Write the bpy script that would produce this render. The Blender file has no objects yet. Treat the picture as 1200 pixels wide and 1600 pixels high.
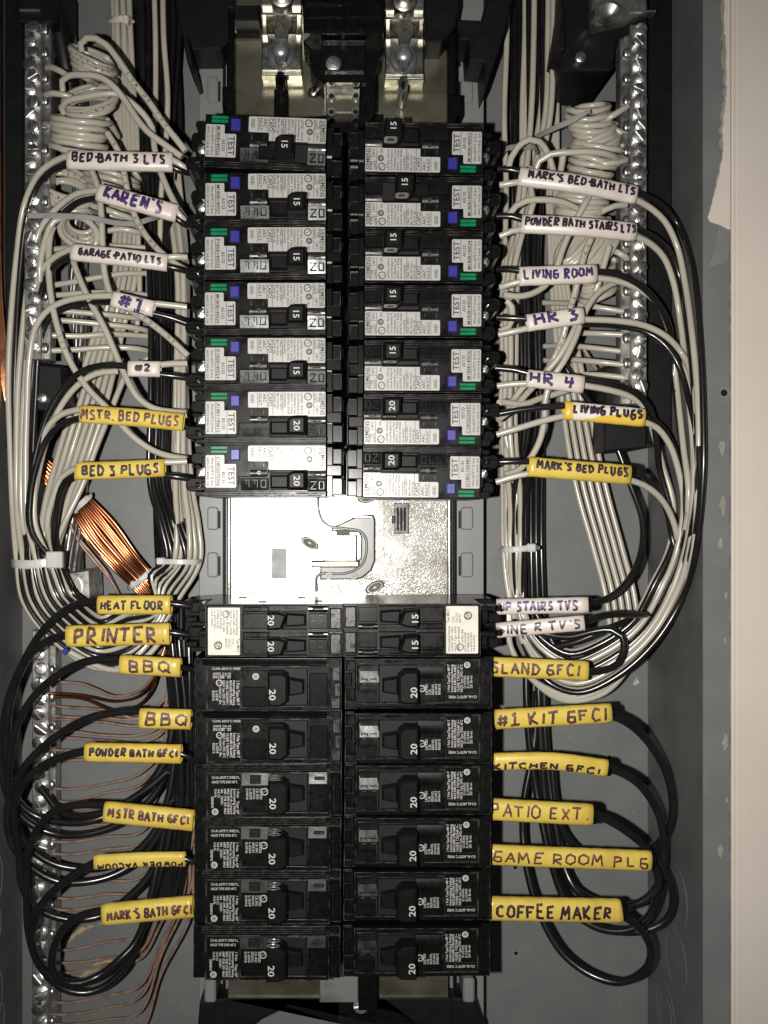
import bpy, bmesh, math, random
from mathutils import Vector, Matrix
random.seed(7)
R = math.radians
SC = bpy.context.scene
COL = SC.collection

# ------------------------------------------------------------------ camera, light, exposure
F, D, PX = 1465.0, 540.0, 540.0                      # focal length in photo pixels; camera to back panel, mm
cam_d = bpy.data.cameras.new('camera')
cam = bpy.data.objects.new('camera', cam_d); COL.objects.link(cam)
cam.location = (0, -D/1000, 0); cam.rotation_euler = (R(90), 0, 0)
cam_d.sensor_fit = 'VERTICAL'; cam_d.sensor_height = 24.0; cam_d.sensor_width = 18.0
cam_d.lens = F/1600*24.0
cam_d.shift_x = (600-PX)/1600          # the flash phone stands left of the middle of the picture
cam_d.clip_start = 0.01; cam_d.clip_end = 20
SC.camera = cam
w = bpy.data.worlds.new('World'); SC.world = w; w.use_nodes = True
bg = w.node_tree.nodes['Background']
bg.inputs[0].default_value = (0.75, 0.78, 0.85, 1); bg.inputs[1].default_value = 0.05
fl = bpy.data.lights.new('camera_flash', 'SPOT')
fl.energy = 13.5; fl.color = (1.0, 0.965, 0.90); fl.shadow_soft_size = 0.004
fl.spot_size = R(108); fl.spot_blend = 1.0
flo = bpy.data.objects.new('camera_flash', fl); COL.objects.link(flo)
flo.location = (-0.034, -0.545, -0.006)
flo.rotation_euler = Vector((0.055, 0.5, -0.010)).to_track_quat('-Z', 'Y').to_euler()
SC.view_settings.view_transform = 'Standard'; SC.view_settings.look = 'None'
SC.view_settings.exposure = 0.0; SC.view_settings.gamma = 1.0
SC.view_settings.use_curve_mapping = False
SC.render.engine = 'CYCLES'
SC.cycles.max_bounces = 6; SC.cycles.caustics_reflective = False; SC.cycles.caustics_refractive = False
SC.cycles.sample_clamp_indirect = 2.0

# ------------------------------------------------------------------ materials
def mat(name, base, rough=0.5, metal=0.0, spec=0.5, noise=None, bump=None, rnoise=None, coat=0.0, ramp=None):
    """noise=(scale, colour2, amount)  bump=(scale, strength, distance_mm)  rnoise=(scale, lo, hi)"""
    m = bpy.data.materials.new(name); m.use_nodes = True
    nt = m.node_tree; N = nt.nodes; L = nt.links; b = N['Principled BSDF']
    b.inputs['Base Color'].default_value = (*base, 1); b.inputs['Roughness'].default_value = rough
    b.inputs['Metallic'].default_value = metal; b.inputs['Specular IOR Level'].default_value = spec
    b.inputs['Coat Weight'].default_value = coat; b.inputs['Coat Roughness'].default_value = 0.15
    tc = N.new('ShaderNodeTexCoord')
    def nz(scale, detail=4, rough_=0.6):
        t = N.new('ShaderNodeTexNoise'); t.inputs['Scale'].default_value = scale
        t.inputs['Detail'].default_value = detail; t.inputs['Roughness'].default_value = rough_
        L.new(tc.outputs['Object'], t.inputs['Vector']); return t
    if noise:
        t = nz(noise[0]); cr = N.new('ShaderNodeMapRange')
        lo, hi = (noise[3], noise[4]) if len(noise) > 3 else (0.42, 0.68)
        cr.inputs['From Min'].default_value = lo; cr.inputs['From Max'].default_value = hi
        cr.inputs['To Min'].default_value = 0; cr.inputs['To Max'].default_value = noise[2]
        L.new(t.outputs['Fac'], cr.inputs['Value'])
        mx = N.new('ShaderNodeMix'); mx.data_type = 'RGBA'
        mx.inputs['A'].default_value = (*base, 1); mx.inputs['B'].default_value = (*noise[1], 1)
        L.new(cr.outputs['Result'], mx.inputs['Factor']); L.new(mx.outputs['Result'], b.inputs['Base Color'])
    if rnoise:
        t = nz(rnoise[0], 3); cr = N.new('ShaderNodeMapRange')
        cr.inputs['From Min'].default_value = 0.35; cr.inputs['From Max'].default_value = 0.65
        cr.inputs['To Min'].default_value = rnoise[1]; cr.inputs['To Max'].default_value = rnoise[2]
        L.new(t.outputs['Fac'], cr.inputs['Value']); L.new(cr.outputs['Result'], b.inputs['Roughness'])
    if bump:
        t = nz(bump[0], 3); bp = N.new('ShaderNodeBump')
        bp.inputs['Strength'].default_value = bump[1]; bp.inputs['Distance'].default_value = bump[2]*0.001
        L.new(t.outputs['Fac'], bp.inputs['Height']); L.new(bp.outputs['Normal'], b.inputs['Normal'])
    return m
M = {}
M['grey'] = mat('grey_enamel_paint', (0.135, 0.14, 0.142), 0.42, noise=(60, (0.16, 0.163, 0.16), 0.6), bump=(900, 0.25, 0.08), rnoise=(40, 0.36, 0.5))
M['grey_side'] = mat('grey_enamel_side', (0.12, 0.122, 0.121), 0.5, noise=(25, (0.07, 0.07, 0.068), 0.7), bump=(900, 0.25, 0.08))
M['flange'] = mat('grey_flange_paint', (0.125, 0.128, 0.130), 0.5, noise=(45, (0.16, 0.16, 0.155), 0.6), bump=(500, 0.3, 0.1))
M['rail'] = mat('grey_rail_paint', (0.17, 0.173, 0.175), 0.4, noise=(80, (0.2, 0.2, 0.2), 0.5), bump=(800, 0.2, 0.05))
M['plaster'] = mat('wall_paint', (0.54, 0.485, 0.432), 0.6, noise=(14, (0.495, 0.44, 0.385), 0.8), bump=(260, 0.25, 0.25))
M['plaster_smear'] = mat('wall_paint_smear', (0.21, 0.20, 0.165), 0.6, noise=(120, (0.26, 0.25, 0.21), 1.0), bump=(400, 0.5, 0.3))
M['black'] = mat('black_moulded_plastic', (0.003, 0.003, 0.0032), 0.28, spec=0.15, noise=(420, (0.006, 0.006, 0.0056), 0.8), bump=(1500, 0.15, 0.04), rnoise=(220, 0.22, 0.42))
M['gloss'] = mat('glossy_black_plastic', (0.004, 0.004, 0.0042), 0.2, spec=0.4, noise=(300, (0.009, 0.009, 0.009), 0.6), bump=(700, 0.12, 0.05))
M['worn'] = mat('worn_black_plastic', (0.012, 0.012, 0.012), 0.28, noise=(420, (0.06, 0.057, 0.05), 0.7, 0.52, 0.74), bump=(900, 0.3, 0.06), rnoise=(300, 0.2, 0.5))
M['edge'] = mat('dusty_moulded_edge', (0.006, 0.006, 0.006), 0.3, spec=0.5, noise=(170, (0.085, 0.083, 0.076), 1.0, 0.45, 0.66))
M['dark'] = mat('dark_insulator', (0.004, 0.004, 0.0045), 0.45, spec=0.3, noise=(140, (0.008, 0.008, 0.008), 0.8), bump=(600, 0.2, 0.08))
M['white_wire'] = mat('white_insulation', (0.415, 0.39, 0.33), 0.27, noise=(35, (0.34, 0.31, 0.25), 0.6), bump=(300, 0.12, 0.1), coat=0.15)
M['black_wire'] = mat('black_insulation', (0.007, 0.007, 0.0075), 0.27, noise=(90, (0.013, 0.013, 0.0125), 0.7), bump=(350, 0.25, 0.12), coat=0.2)
M['tie'] = mat('nylon_tie', (0.50, 0.51, 0.49), 0.32, noise=(200, (0.38, 0.39, 0.38), 0.6))
M['tie_grey'] = mat('nylon_tie_grey', (0.24, 0.245, 0.24), 0.35, noise=(200, (0.18, 0.18, 0.18), 0.6))
M['sleeve_white'] = mat('white_sleeve_plastic', (0.60, 0.55, 0.49), 0.36, noise=(70, (0.50, 0.42, 0.40), 0.7), bump=(250, 0.15, 0.1), coat=0.1)
M['sleeve_yellow'] = mat('yellow_sleeve_plastic', (0.60, 0.45, 0.085), 0.33, noise=(80, (0.50, 0.34, 0.055), 0.8), bump=(220, 0.2, 0.1), coat=0.1)
M['ink_purple'] = mat('purple_marker', (0.035, 0.012, 0.09), 0.4, noise=(500, (0.10, 0.05, 0.16), 0.6))
M['ink_dark'] = mat('dark_marker', (0.018, 0.010, 0.022), 0.4, noise=(500, (0.05, 0.03, 0.05), 0.6))
M['ink_brown'] = mat('brown_marker', (0.045, 0.018, 0.022), 0.45, noise=(400, (0.20, 0.09, 0.06), 0.8))
M['copper'] = mat('bare_copper', (0.62, 0.25, 0.12), 0.24, 1.0, noise=(90, (0.28, 0.10, 0.05), 0.9), bump=(300, 0.1, 0.08))
M['old_copper'] = mat('tarnished_copper', (0.33, 0.225, 0.17), 0.45, 0.35, noise=(150, (0.16, 0.10, 0.075), 0.9), bump=(400, 0.2, 0.1))
M['alu'] = mat('aluminium_bar', (0.42, 0.42, 0.40), 0.38, 0.9, noise=(130, (0.26, 0.255, 0.24), 0.8), bump=(500, 0.3, 0.08), rnoise=(200, 0.28, 0.5))
M['screw'] = mat('zinc_screw', (0.62, 0.62, 0.60), 0.33, 1.0, noise=(300, (0.38, 0.37, 0.34), 0.6), bump=(500, 0.2, 0.08))
M['soft_steel'] = mat('bright_steel', (0.50, 0.52, 0.54), 0.36, 0.85, noise=(100, (0.35, 0.37, 0.39), 0.6))
M['brass'] = mat('tinned_lug', (0.60, 0.59, 0.53), 0.3, 1.0, noise=(120, (0.40, 0.39, 0.33), 0.8), bump=(300, 0.12, 0.08), rnoise=(150, 0.18, 0.4))
M['alu_strand'] = mat('aluminium_strand', (0.30, 0.30, 0.29), 0.3, 0.9, noise=(200, (0.15, 0.15, 0.14), 0.8))
M['paper'] = mat('label_paper', (0.36, 0.355, 0.34), 0.33, spec=0.8, noise=(90, (0.31, 0.305, 0.29), 0.6))
M['paper_cream'] = mat('label_paper_cream', (0.60, 0.57, 0.46), 0.4, noise=(90, (0.55, 0.5, 0.4), 0.6))
M['paper_white'] = mat('label_paper_white', (0.52, 0.50, 0.44), 0.42, noise=(90, (0.72, 0.68, 0.58), 0.6))
M['print'] = mat('black_print', (0.02, 0.02, 0.022), 0.5)
M['print_white'] = mat('white_print', (0.40, 0.40, 0.375), 0.5, noise=(900, (0.35, 0.35, 0.33), 0.8))
M['blue'] = mat('blue_button', (0.022, 0.02, 0.20), 0.35, noise=(200, (0.035, 0.032, 0.27), 0.7))
M['green'] = mat('green_lens', (0.0, 0.15, 0.055), 0.25, noise=(200, (0.0, 0.22, 0.09), 0.7))
M['tape_blue'] = mat('blue_tape', (0.01, 0.03, 0.22), 0.4)
M['smear'] = mat('amber_scuff', (0.40, 0.30, 0.17), 0.6, noise=(300, (0.2, 0.17, 0.12), 1.0))
M['dust'] = mat('pale_dust', (0.45, 0.44, 0.42), 0.8, noise=(400, (0.2, 0.2, 0.19), 1.0))
M['hole'] = mat('dark_hole', (0.003, 0.003, 0.003), 0.6, spec=0.3)

M['channel'] = mat('grey_plastic_channel', (0.09, 0.09, 0.09), 0.35, noise=(200, (0.15, 0.15, 0.145), 0.7), bump=(600, 0.2, 0.06))
M['dimple'] = mat('satin_embossed_steel', (0.26, 0.255, 0.23), 0.38, 0.4, noise=(200, (0.2, 0.195, 0.17), 0.7))
def plate_mat(name, base, lo, hi, spangle=0.3):
    m = mat(name, base, 0.3, 1.0); nt = m.node_tree; N = nt.nodes; L = nt.links; b = N['Principled BSDF']
    tc = N.new('ShaderNodeTexCoord')
    v = N.new('ShaderNodeTexVoronoi'); v.inputs['Scale'].default_value = 1500
    L.new(tc.outputs['Object'], v.inputs['Vector'])
    n = N.new('ShaderNodeTexNoise'); n.inputs['Scale'].default_value = 70; n.inputs['Detail'].default_value = 6
    L.new(tc.outputs['Object'], n.inputs['Vector'])
    mp = N.new('ShaderNodeMapping'); mp.inputs['Scale'].default_value = (60, 90, 60)
    L.new(tc.outputs['Object'], mp.inputs['Vector'])
    g = N.new('ShaderNodeTexNoise'); g.inputs['Scale'].default_value = 1; g.inputs['Detail'].default_value = 4
    L.new(mp.outputs['Vector'], g.inputs['Vector'])
    r = N.new('ShaderNodeMapRange'); r.inputs['From Min'].default_value = 0.35; r.inputs['From Max'].default_value = 0.7
    r.inputs['To Min'].default_value = lo; r.inputs['To Max'].default_value = hi
    L.new(n.outputs['Fac'], r.inputs['Value']); L.new(r.outputs['Result'], b.inputs['Roughness'])
    mx = N.new('ShaderNodeMix'); mx.data_type = 'RGBA'; mx.inputs['A'].default_value = (*base, 1)
    mx.inputs['B'].default_value = (base[0]*0.55, base[1]*0.53, base[2]*0.46, 1)
    r2 = N.new('ShaderNodeMapRange'); r2.inputs['From Min'].default_value = 0.45; r2.inputs['From Max'].default_value = 0.75
    L.new(g.outputs['Fac'], r2.inputs['Value']); L.new(r2.outputs['Result'], mx.inputs['Factor'])
    L.new(mx.outputs['Result'], b.inputs['Base Color'])
    bp = N.new('ShaderNodeBump'); bp.inputs['Strength'].default_value = spangle; bp.inputs['Distance'].default_value = 0.00016
    L.new(v.outputs['Color'], bp.inputs['Height'])
    bp2 = N.new('ShaderNodeBump'); bp2.inputs['Strength'].default_value = 0.12; bp2.inputs['Distance'].default_value = 0.0004
    L.new(n.outputs['Fac'], bp2.inputs['Height']); L.new(bp.outputs['Normal'], bp2.inputs['Normal'])
    g1 = N.new('ShaderNodeBsdfAnisotropic'); g1.distribution = 'BECKMANN'
    g2 = N.new('ShaderNodeBsdfAnisotropic'); g2.distribution = 'GGX'; g2.inputs['Roughness'].default_value = 0.62
    ms = N.new('ShaderNodeMixShader'); ms.inputs[0].default_value = 0.5
    for g_ in (g1, g2): L.new(mx.outputs['Result'], g_.inputs['Color']); L.new(bp2.outputs['Normal'], g_.inputs['Normal'])
    L.new(r.outputs['Result'], g1.inputs['Roughness']); L.new(g1.outputs[0], ms.inputs[1]); L.new(g2.outputs[0], ms.inputs[2])
    L.new(ms.outputs[0], N['Material Output'].inputs['Surface']); N.remove(b)
    return m
M['plate'] = plate_mat('galvanised_bus_plate', (0.60, 0.59, 0.555), 0.19, 0.26, 0.2)
M['plate_hot'] = plate_mat('galvanised_bus_plate_left', (0.64, 0.63, 0.59), 0.19, 0.25, 0.2)
M['plate_dull'] = plate_mat('dull_bus_plate', (0.26, 0.25, 0.195), 0.2, 0.34, 0.1)

def two_tone():
    m = mat('worn_yellow_sleeve', (0.66, 0.43, 0.055), 0.36); nt = m.node_tree; N = nt.nodes; L = nt.links; b = N['Principled BSDF']
    tc = N.new('ShaderNodeTexCoord'); sp = N.new('ShaderNodeSeparateXYZ'); L.new(tc.outputs['Object'], sp.inputs[0])
    n = N.new('ShaderNodeTexNoise'); n.inputs['Scale'].default_value = 260; n.inputs['Detail'].default_value = 4
    mp = N.new('ShaderNodeMapping'); mp.inputs['Scale'].default_value = (0.5, 2.0, 1)
    L.new(tc.outputs['Object'], mp.inputs[0]); L.new(mp.outputs[0], n.inputs['Vector'])
    def math_(op, a, bb):
        k = N.new('ShaderNodeMath'); k.operation = op
        for i, v in enumerate((a, bb)):
            if isinstance(v, (int, float)): k.inputs[i].default_value = v
            else: L.new(v, k.inputs[i])
        return k.outputs[0]
    # white above a slanting worn line, yellow below and at the far left end
    s = math_('ADD', math_('MULTIPLY', sp.outputs['Y'], 420), math_('MULTIPLY', sp.outputs['X'], -60))
    s = math_('ADD', s, math_('MULTIPLY', n.outputs['Fac'], 1.4)); s = math_('SUBTRACT', s, 0.05)
    e = math_('GREATER_THAN', math_('ADD', sp.outputs['X'], math_('MULTIPLY', n.outputs['Fac'], 0.006)), -0.0125)
    s = math_('MULTIPLY', math_('GREATER_THAN', s, 0.15), e)
    mx = N.new('ShaderNodeMix'); mx.data_type = 'RGBA'
    mx.inputs['A'].default_value = (0.66, 0.43, 0.055, 1); mx.inputs['B'].default_value = (0.66, 0.62, 0.56, 1)
    L.new(s, mx.inputs['Factor']); L.new(mx.outputs['Result'], b.inputs['Base Color'])
    return m
M['two_tone'] = two_tone()

# ------------------------------------------------------------------ helpers
def X(px, h): return (px-PX)*(D-h)/F          # photo pixel -> mm across the panel at height h off the back panel
def Y(py, h): return (800-py)*(D-h)/F
def P(px, py, h): return Vector((X(px, h), Y(py, h), h))
RX = Matrix.Rotation(R(90), 4, 'X')            # panel frame (x right, y up, z towards the door) -> world

_tc = {}
def text2d(s):
    if s in _tc: return _tc[s]
    c = bpy.data.curves.new('t', 'FONT'); c.body = s; c.size = 1.0; c.resolution_u = 2; c.offset = 0.016
    o = bpy.data.objects.new('t', c); COL.objects.link(o)
    dg = bpy.context.evaluated_depsgraph_get(); e = o.evaluated_get(dg); me = e.to_mesh()
    vs = [(v.co.x, v.co.y) for v in me.vertices]; fs = [tuple(p.vertices) for p in me.polygons]
    e.to_mesh_clear(); bpy.data.objects.remove(o); bpy.data.curves.remove(c)
    wd = max([v[0] for v in vs], default=0)
    _tc[s] = (vs, fs, wd); return _tc[s]

class MB:
    def __init__(s): s.v = []; s.f = []; s.sm = []; s.mi = []
    def add(s, vs, fs, smooth=False, mi=0):
        n = len(s.v); s.v += [tuple(v) for v in vs]
        for f in fs: s.f.append(tuple(i+n for i in f)); s.sm.append(smooth); s.mi.append(mi)
        return s
    def prism(s, poly, z0, z1, c=0.0, mi=0, tilt=None):
        a = sum(poly[i][0]*poly[(i+1) % len(poly)][1]-poly[(i+1) % len(poly)][0]*poly[i][1] for i in range(len(poly)))
        if a < 0: poly = poly[::-1]
        n = len(poly); ins = []
        for i in range(n):
            p0, p1, p2 = Vector(poly[i-1]), Vector(poly[i]), Vector(poly[(i+1) % n])
            d1 = (p1-p0).normalized(); d2 = (p2-p1).normalized()
            n1 = Vector((-d1.y, d1.x)); n2 = Vector((-d2.y, d2.x)); m = n1+n2
            m = m.normalized() if m.length > 1e-6 else n1
            k = max(0.4, m.dot(n1)); ins.append(p1+m*(c/k))
        vs = [(p[0], p[1], z0) for p in poly]+[(p[0], p[1], z1-c) for p in poly]
        fs = [tuple(range(n))[::-1]]+[(i, (i+1) % n, n+(i+1) % n, n+i) for i in range(n)]
        if c > 0:
            vs += [(p.x, p.y, z1) for p in ins]
            fs += [(n+i, n+(i+1) % n, 2*n+(i+1) % n, 2*n+i) for i in range(n)]
            fs.append(tuple(range(2*n, 3*n)))
        else: fs.append(tuple(range(n, 2*n)))
        if tilt:
            vs = [(x, y, z+(tilt(x, y) if z > z0+1e-6 else 0)) for x, y, z in vs]
        return s.add(vs, fs, False, mi)
    def box(s, x0, x1, y0, y1, z0, z1, c=0.25, mi=0, tilt=None):
        x0, x1 = min(x0, x1), max(x0, x1); y0, y1 = min(y0, y1), max(y0, y1)
        return s.prism([(x0, y0), (x1, y0), (x1, y1), (x0, y1)], z0, z1, min(c, (x1-x0)*0.4, (y1-y0)*0.4), mi, tilt)
    def rbox(s, x0, x1, y0, y1, z0, z1, r=1.0, c=0.2, mi=0):
        x0, x1 = min(x0, x1), max(x0, x1); y0, y1 = min(y0, y1), max(y0, y1)
        r = min(r, (x1-x0)*0.49, (y1-y0)*0.49); pl = []
        for cx, cy, a0 in ((x1-r, y0+r, -90), (x1-r, y1-r, 0), (x0+r, y1-r, 90), (x0+r, y0+r, 180)):
            for k in range(4): a = R(a0+30*k); pl.append((cx+r*math.cos(a), cy+r*math.sin(a)))
        return s.prism(pl, z0, z1, c, mi)
    def cyl(s, x, y, z0, z1, r, c=0.2, n=16, mi=0):
        return s.prism([(x+r*math.cos(2*math.pi*i/n), y+r*math.sin(2*math.pi*i/n)) for i in range(n)], z0, z1, c, mi)
    def ring(s, x, y, z0, z1, r0, r1, n=20, mi=0, ry=1.0):
        vs = []; fs = []
        for i in range(n):
            a = 2*math.pi*i/n; c_, s_ = math.cos(a), math.sin(a)*ry
            vs += [(x+r0*c_, y+r0*s_, z0), (x+r0*c_, y+r0*s_, z1), (x+r1*c_, y+r1*s_, z1), (x+r1*c_, y+r1*s_, z0)]
        for i in range(n):
            a, b = 4*i, 4*((i+1) % n)
            for k in range(4): fs.append((a+k, b+k, b+(k+1) % 4, a+(k+1) % 4))
        return s.add(vs, fs, False, mi)
    def lathe(s, x, y, prof, n=20, mi=0, smooth=True):
        vs = []; fs = []
        for r, z in prof:
            for i in range(n):
                a = 2*math.pi*i/n; vs.append((x+r*math.cos(a), y+r*math.sin(a), z))
        for j in range(len(prof)-1):
            for i in range(n):
                fs.append((j*n+i, j*n+(i+1) % n, (j+1)*n+(i+1) % n, (j+1)*n+i))
        fs.append(tuple((len(prof)-1)*n+i for i in range(n)))
        return s.add(vs, fs, smooth, mi)
    def slot_screw(s, x, y, z0, z1, r, ang=0.5, mi=0, dome=0.35):
        s.cyl(x, y, z0, z1-0.45*r*0.6, r*0.96, 0.05, 18, mi)
        g = 0.13*r; n = 9; z = z1-0.45*r*0.6
        for sg in (1, -1):
            a0 = math.asin(g/r); rings = []
            for (rr, zz) in ((r, z-0.02), (r, z1-0.3*r*dome-0.1), (r*0.78, z1-0.05), (r*0.3, z1+r*dome*0.25)):
                pts = []
                for k in range(n):
                    a = a0+(math.pi-2*a0)*k/(n-1); px_, py_ = rr*math.cos(a), max(g, rr*math.sin(a))*sg
                    pts.append((x+px_*math.cos(ang)-py_*math.sin(ang), y+px_*math.sin(ang)+py_*math.cos(ang), zz))
                rings.append(pts)
            vs = [p for q in rings for p in q]; fs = []
            for j in range(3):
                for k in range(n): fs.append((j*n+k, j*n+(k+1) % n, (j+1)*n+(k+1) % n, (j+1)*n+k))
            fs.append(tuple(3*n+k for k in range(n)))
            s.add(vs, fs, False, mi)
        return s
    def tube(s, pts, r, n=8, mi=0, caps=True, ry=None, rot=0.0):
        m = len(pts)
        if m < 2: return s
        T = [((pts[min(i+1, m-1)]-pts[max(i-1, 0)]).normalized()) for i in range(m)]
        up = Vector((0, 0, 1)) if abs(T[0].z) < 0.9 else Vector((0, 1, 0))
        nn = (up-T[0]*up.dot(T[0])).normalized(); vs = []; fs = []
        for i in range(m):
            if i: nn = (nn-T[i]*nn.dot(T[i])).normalized()
            bb = T[i].cross(nn); rr = r(i/(m-1)) if callable(r) else r; rb = rr if ry is None else ry
            for k in range(n):
                a = 2*math.pi*k/n+rot; vs.append(pts[i]+nn*(math.cos(a)*rb)+bb*(math.sin(a)*rr))
        for i in range(m-1):
            for k in range(n): fs.append((i*n+k, i*n+(k+1) % n, (i+1)*n+(k+1) % n, (i+1)*n+k))
        s.add(vs, fs, True, mi)
        if caps: s.add([vs[k] for k in range(n)], [tuple(range(n))[::-1]], False, mi); s.add([vs[(m-1)*n+k] for k in range(n)], [tuple(range(n))], False, mi)
        return s
    def text(s, t, x, y, z, cap, rot=0.0, maxw=None, align='l', bold=0.0, mi=0):
        vs, fs, wd = text2d(t); k = cap/0.70; kx = k
        if maxw and wd*k > 0: kx = min(k*1.25, maxw/wd) if align != 'fit' else maxw/wd
        ox = -wd*kx/2 if align == 'c' else 0.0
        ca, sa = math.cos(rot), math.sin(rot); out = []
        for vx, vy in vs:
            a = vx*kx+ox; b = vy*k
            out.append((x+a*ca-b*sa, y+a*sa+b*ca, z))
        s.add(out, fs, False, mi)
        return s
    def build(s, name, mats, parent=None, origin=None, k=1.0):
        me = bpy.data.meshes.new(name)
        o = origin or Vector((0, 0, 0))
        me.from_pydata([((x*k-o[0])*0.001, (y*k-o[1])*0.001, (z-o[2])*0.001) for x, y, z in s.v], [], s.f)
        me.polygons.foreach_set('use_smooth', s.sm)
        for m in (mats if isinstance(mats, (list, tuple)) else [mats]): me.materials.append(m)
        if any(s.mi): me.polygons.foreach_set('material_index', s.mi)
        me.update()
        ob = bpy.data.objects.new(name, me); COL.objects.link(ob)
        if parent is not None: ob.parent = parent
        return ob

def place(o, pos, rot=0.0, scale=(1, 1, 1)):
    p = Vector(pos)*0.001
    o.matrix_world = RX @ Matrix.Translation(p) @ Matrix.Rotation(rot, 4, 'Z') @ Matrix.Diagonal((*scale, 1))
def tag(o, label=None, cat=None, group=None, kind=None):
    if label: o['label'] = label
    if cat: o['category'] = cat
    if group: o['group'] = group
    if kind: o['kind'] = kind
    return o
def thing(name, label, cat, pos, group=None, rot=0.0, scale=(1, 1, 1)):
    o = bpy.data.objects.new(name, None); COL.objects.link(o); o.empty_display_size = 0.01
    place(o, pos, rot, scale); return tag(o, label, cat, group)
def solo(name, mb, mats, label, cat, pos, group=None, kind=None):
    o = mb.build(name, mats, None, pos); place(o, pos); return tag(o, label, cat, group, kind)
def copy_tree(o, parent=None):
    c = o.copy(); COL.objects.link(c); c.parent = parent
    if parent is not None: c.matrix_parent_inverse = o.matrix_parent_inverse.copy()
    for ch in list(o.children): copy_tree(ch, c)
    return c

def spline(pts, step=3.2):
    """centripetal Catmull-Rom through the points, resampled"""
    p = [Vector(q) for q in pts]
    if len(p) == 2: 
        n = max(2, int((p[1]-p[0]).length/step)); return [p[0].lerp(p[1], i/n) for i in range(n+1)]
    p = [p[0]*2-p[1]]+p+[p[-1]*2-p[-2]]; out = []
    for i in range(1, len(p)-2):
        a, b, c, d = p[i-1:i+3]
        t0 = 0; t1 = t0+max(1e-3, (b-a).length**0.5); t2 = t1+max(1e-3, (c-b).length**0.5); t3 = t2+max(1e-3, (d-c).length**0.5)
        n = max(1, int((c-b).length/step))
        for k in range(n):
            t = t1+(t2-t1)*k/n
            A1 = a*((t1-t)/(t1-t0))+b*((t-t0)/(t1-t0)); A2 = b*((t2-t)/(t2-t1))+c*((t-t1)/(t2-t1)); A3 = c*((t3-t)/(t3-t2))+d*((t-t2)/(t3-t2))
            B1 = A1*((t2-t)/(t2-t0))+A2*((t-t0)/(t2-t0)); B2 = A2*((t3-t)/(t3-t1))+A3*((t-t1)/(t3-t1))
            out.append(B1*((t2-t)/(t2-t1))+B2*((t-t1)/(t2-t1)))
    out.append(p[-2]); return out
def path(s, h0=None):
    out = []
    for tok in s.split():
        q = [float(a) for a in tok.split(',')]
        out.append(P(q[0], q[1], q[2] if len(q) > 2 else h0))
    return out
def inside(v):
    """a loop that would pass the side wall stands further forward instead, in the same line of sight of the box edge"""
    lim = 171.6
    if v.x > lim:
        k = lim/v.x; h = D-(D-v.z)*k; return Vector((lim, v.y*k, h))
    return v
def wire(s, r, m, label, group=None, name='wire', cat='wire', h0=40, print_marks=None, pts=None):
    pp = [inside(q) for q in (pts if pts is not None else path(s, h0))]; pp = spline(pp); o = pp[len(pp)//2].copy()
    mb = MB().tube(pp, r, 8)
    ob = solo(name, mb, m, label, cat, o, group)
    if print_marks is not None:
        a, b, txt = print_marks; pm = MB(); L = len(pp); i0, i1 = int(a*(L-1)), int(b*(L-1))
        acc = 0.0; cw = r*0.85; i = i0; k = 0
        while i < i1-1:
            c = pp[i]; T = (pp[i+1]-pp[i]); ln = T.length; T.normalize()
            N_ = Vector((0, 0, 1)); N_ = (N_-T*N_.dot(T)).normalized(); U = N_.cross(T)
            if U.y < 0 or (abs(U.y) < 0.3 and U.x > 0): pass
            if k < len(txt)*3:
                ch = txt[k % len(txt)]
                if ch != ' ':
                    vs, fs, wd = text2d(ch); kk = r*0.9/0.7; st = 0.0
                    pm.add([c+T*(vx*kk)+U*(vy*kk-r*0.4)+N_*(math.sqrt(max(0, r*r-(vy*kk-r*0.4)**2))+0.05) for vx, vy in vs], fs)
                k += 1
            acc = cw*1.35; j = i
            while j < i1 and (pp[j]-c).length < acc: j += 1
            i = max(i+1, j)
        if pm.v: pm.build('insulation_print', M['print'], ob, o)
    return ob
WR, KR = 1.62, 1.62

# ------------------------------------------------------------------ the setting: enclosure and wall
XL, XR, HB = -186.1, 174.0, 85.0
YT, YB = 330.0, -345.0
enc = thing('panel_enclosure', 'open grey steel electrical box with flange against pale wall', 'electrical box', (0, 0, 0))
MB().box(XL-1.5, XR+1.5, YB, YT, -1.5, 0, 0).build('back_panel', M['grey'], enc)
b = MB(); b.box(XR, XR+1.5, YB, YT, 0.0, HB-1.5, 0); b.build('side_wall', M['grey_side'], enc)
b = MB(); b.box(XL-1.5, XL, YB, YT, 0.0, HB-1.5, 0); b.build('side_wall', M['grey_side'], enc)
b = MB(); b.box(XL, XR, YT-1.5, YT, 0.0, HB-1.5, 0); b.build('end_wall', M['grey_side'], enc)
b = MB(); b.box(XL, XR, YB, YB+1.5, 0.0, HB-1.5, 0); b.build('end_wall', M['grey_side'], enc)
b = MB(); b.box(XR-0.4, X(1141, HB), YB, YT, HB-1.5, HB, 0.35); b.build('flange', M['flange'], enc)
b = MB(); b.box(XL-12, XL+0.4, YB, YT, HB-1.5, HB, 0.35); b.build('flange', M['flange'], enc)
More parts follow.
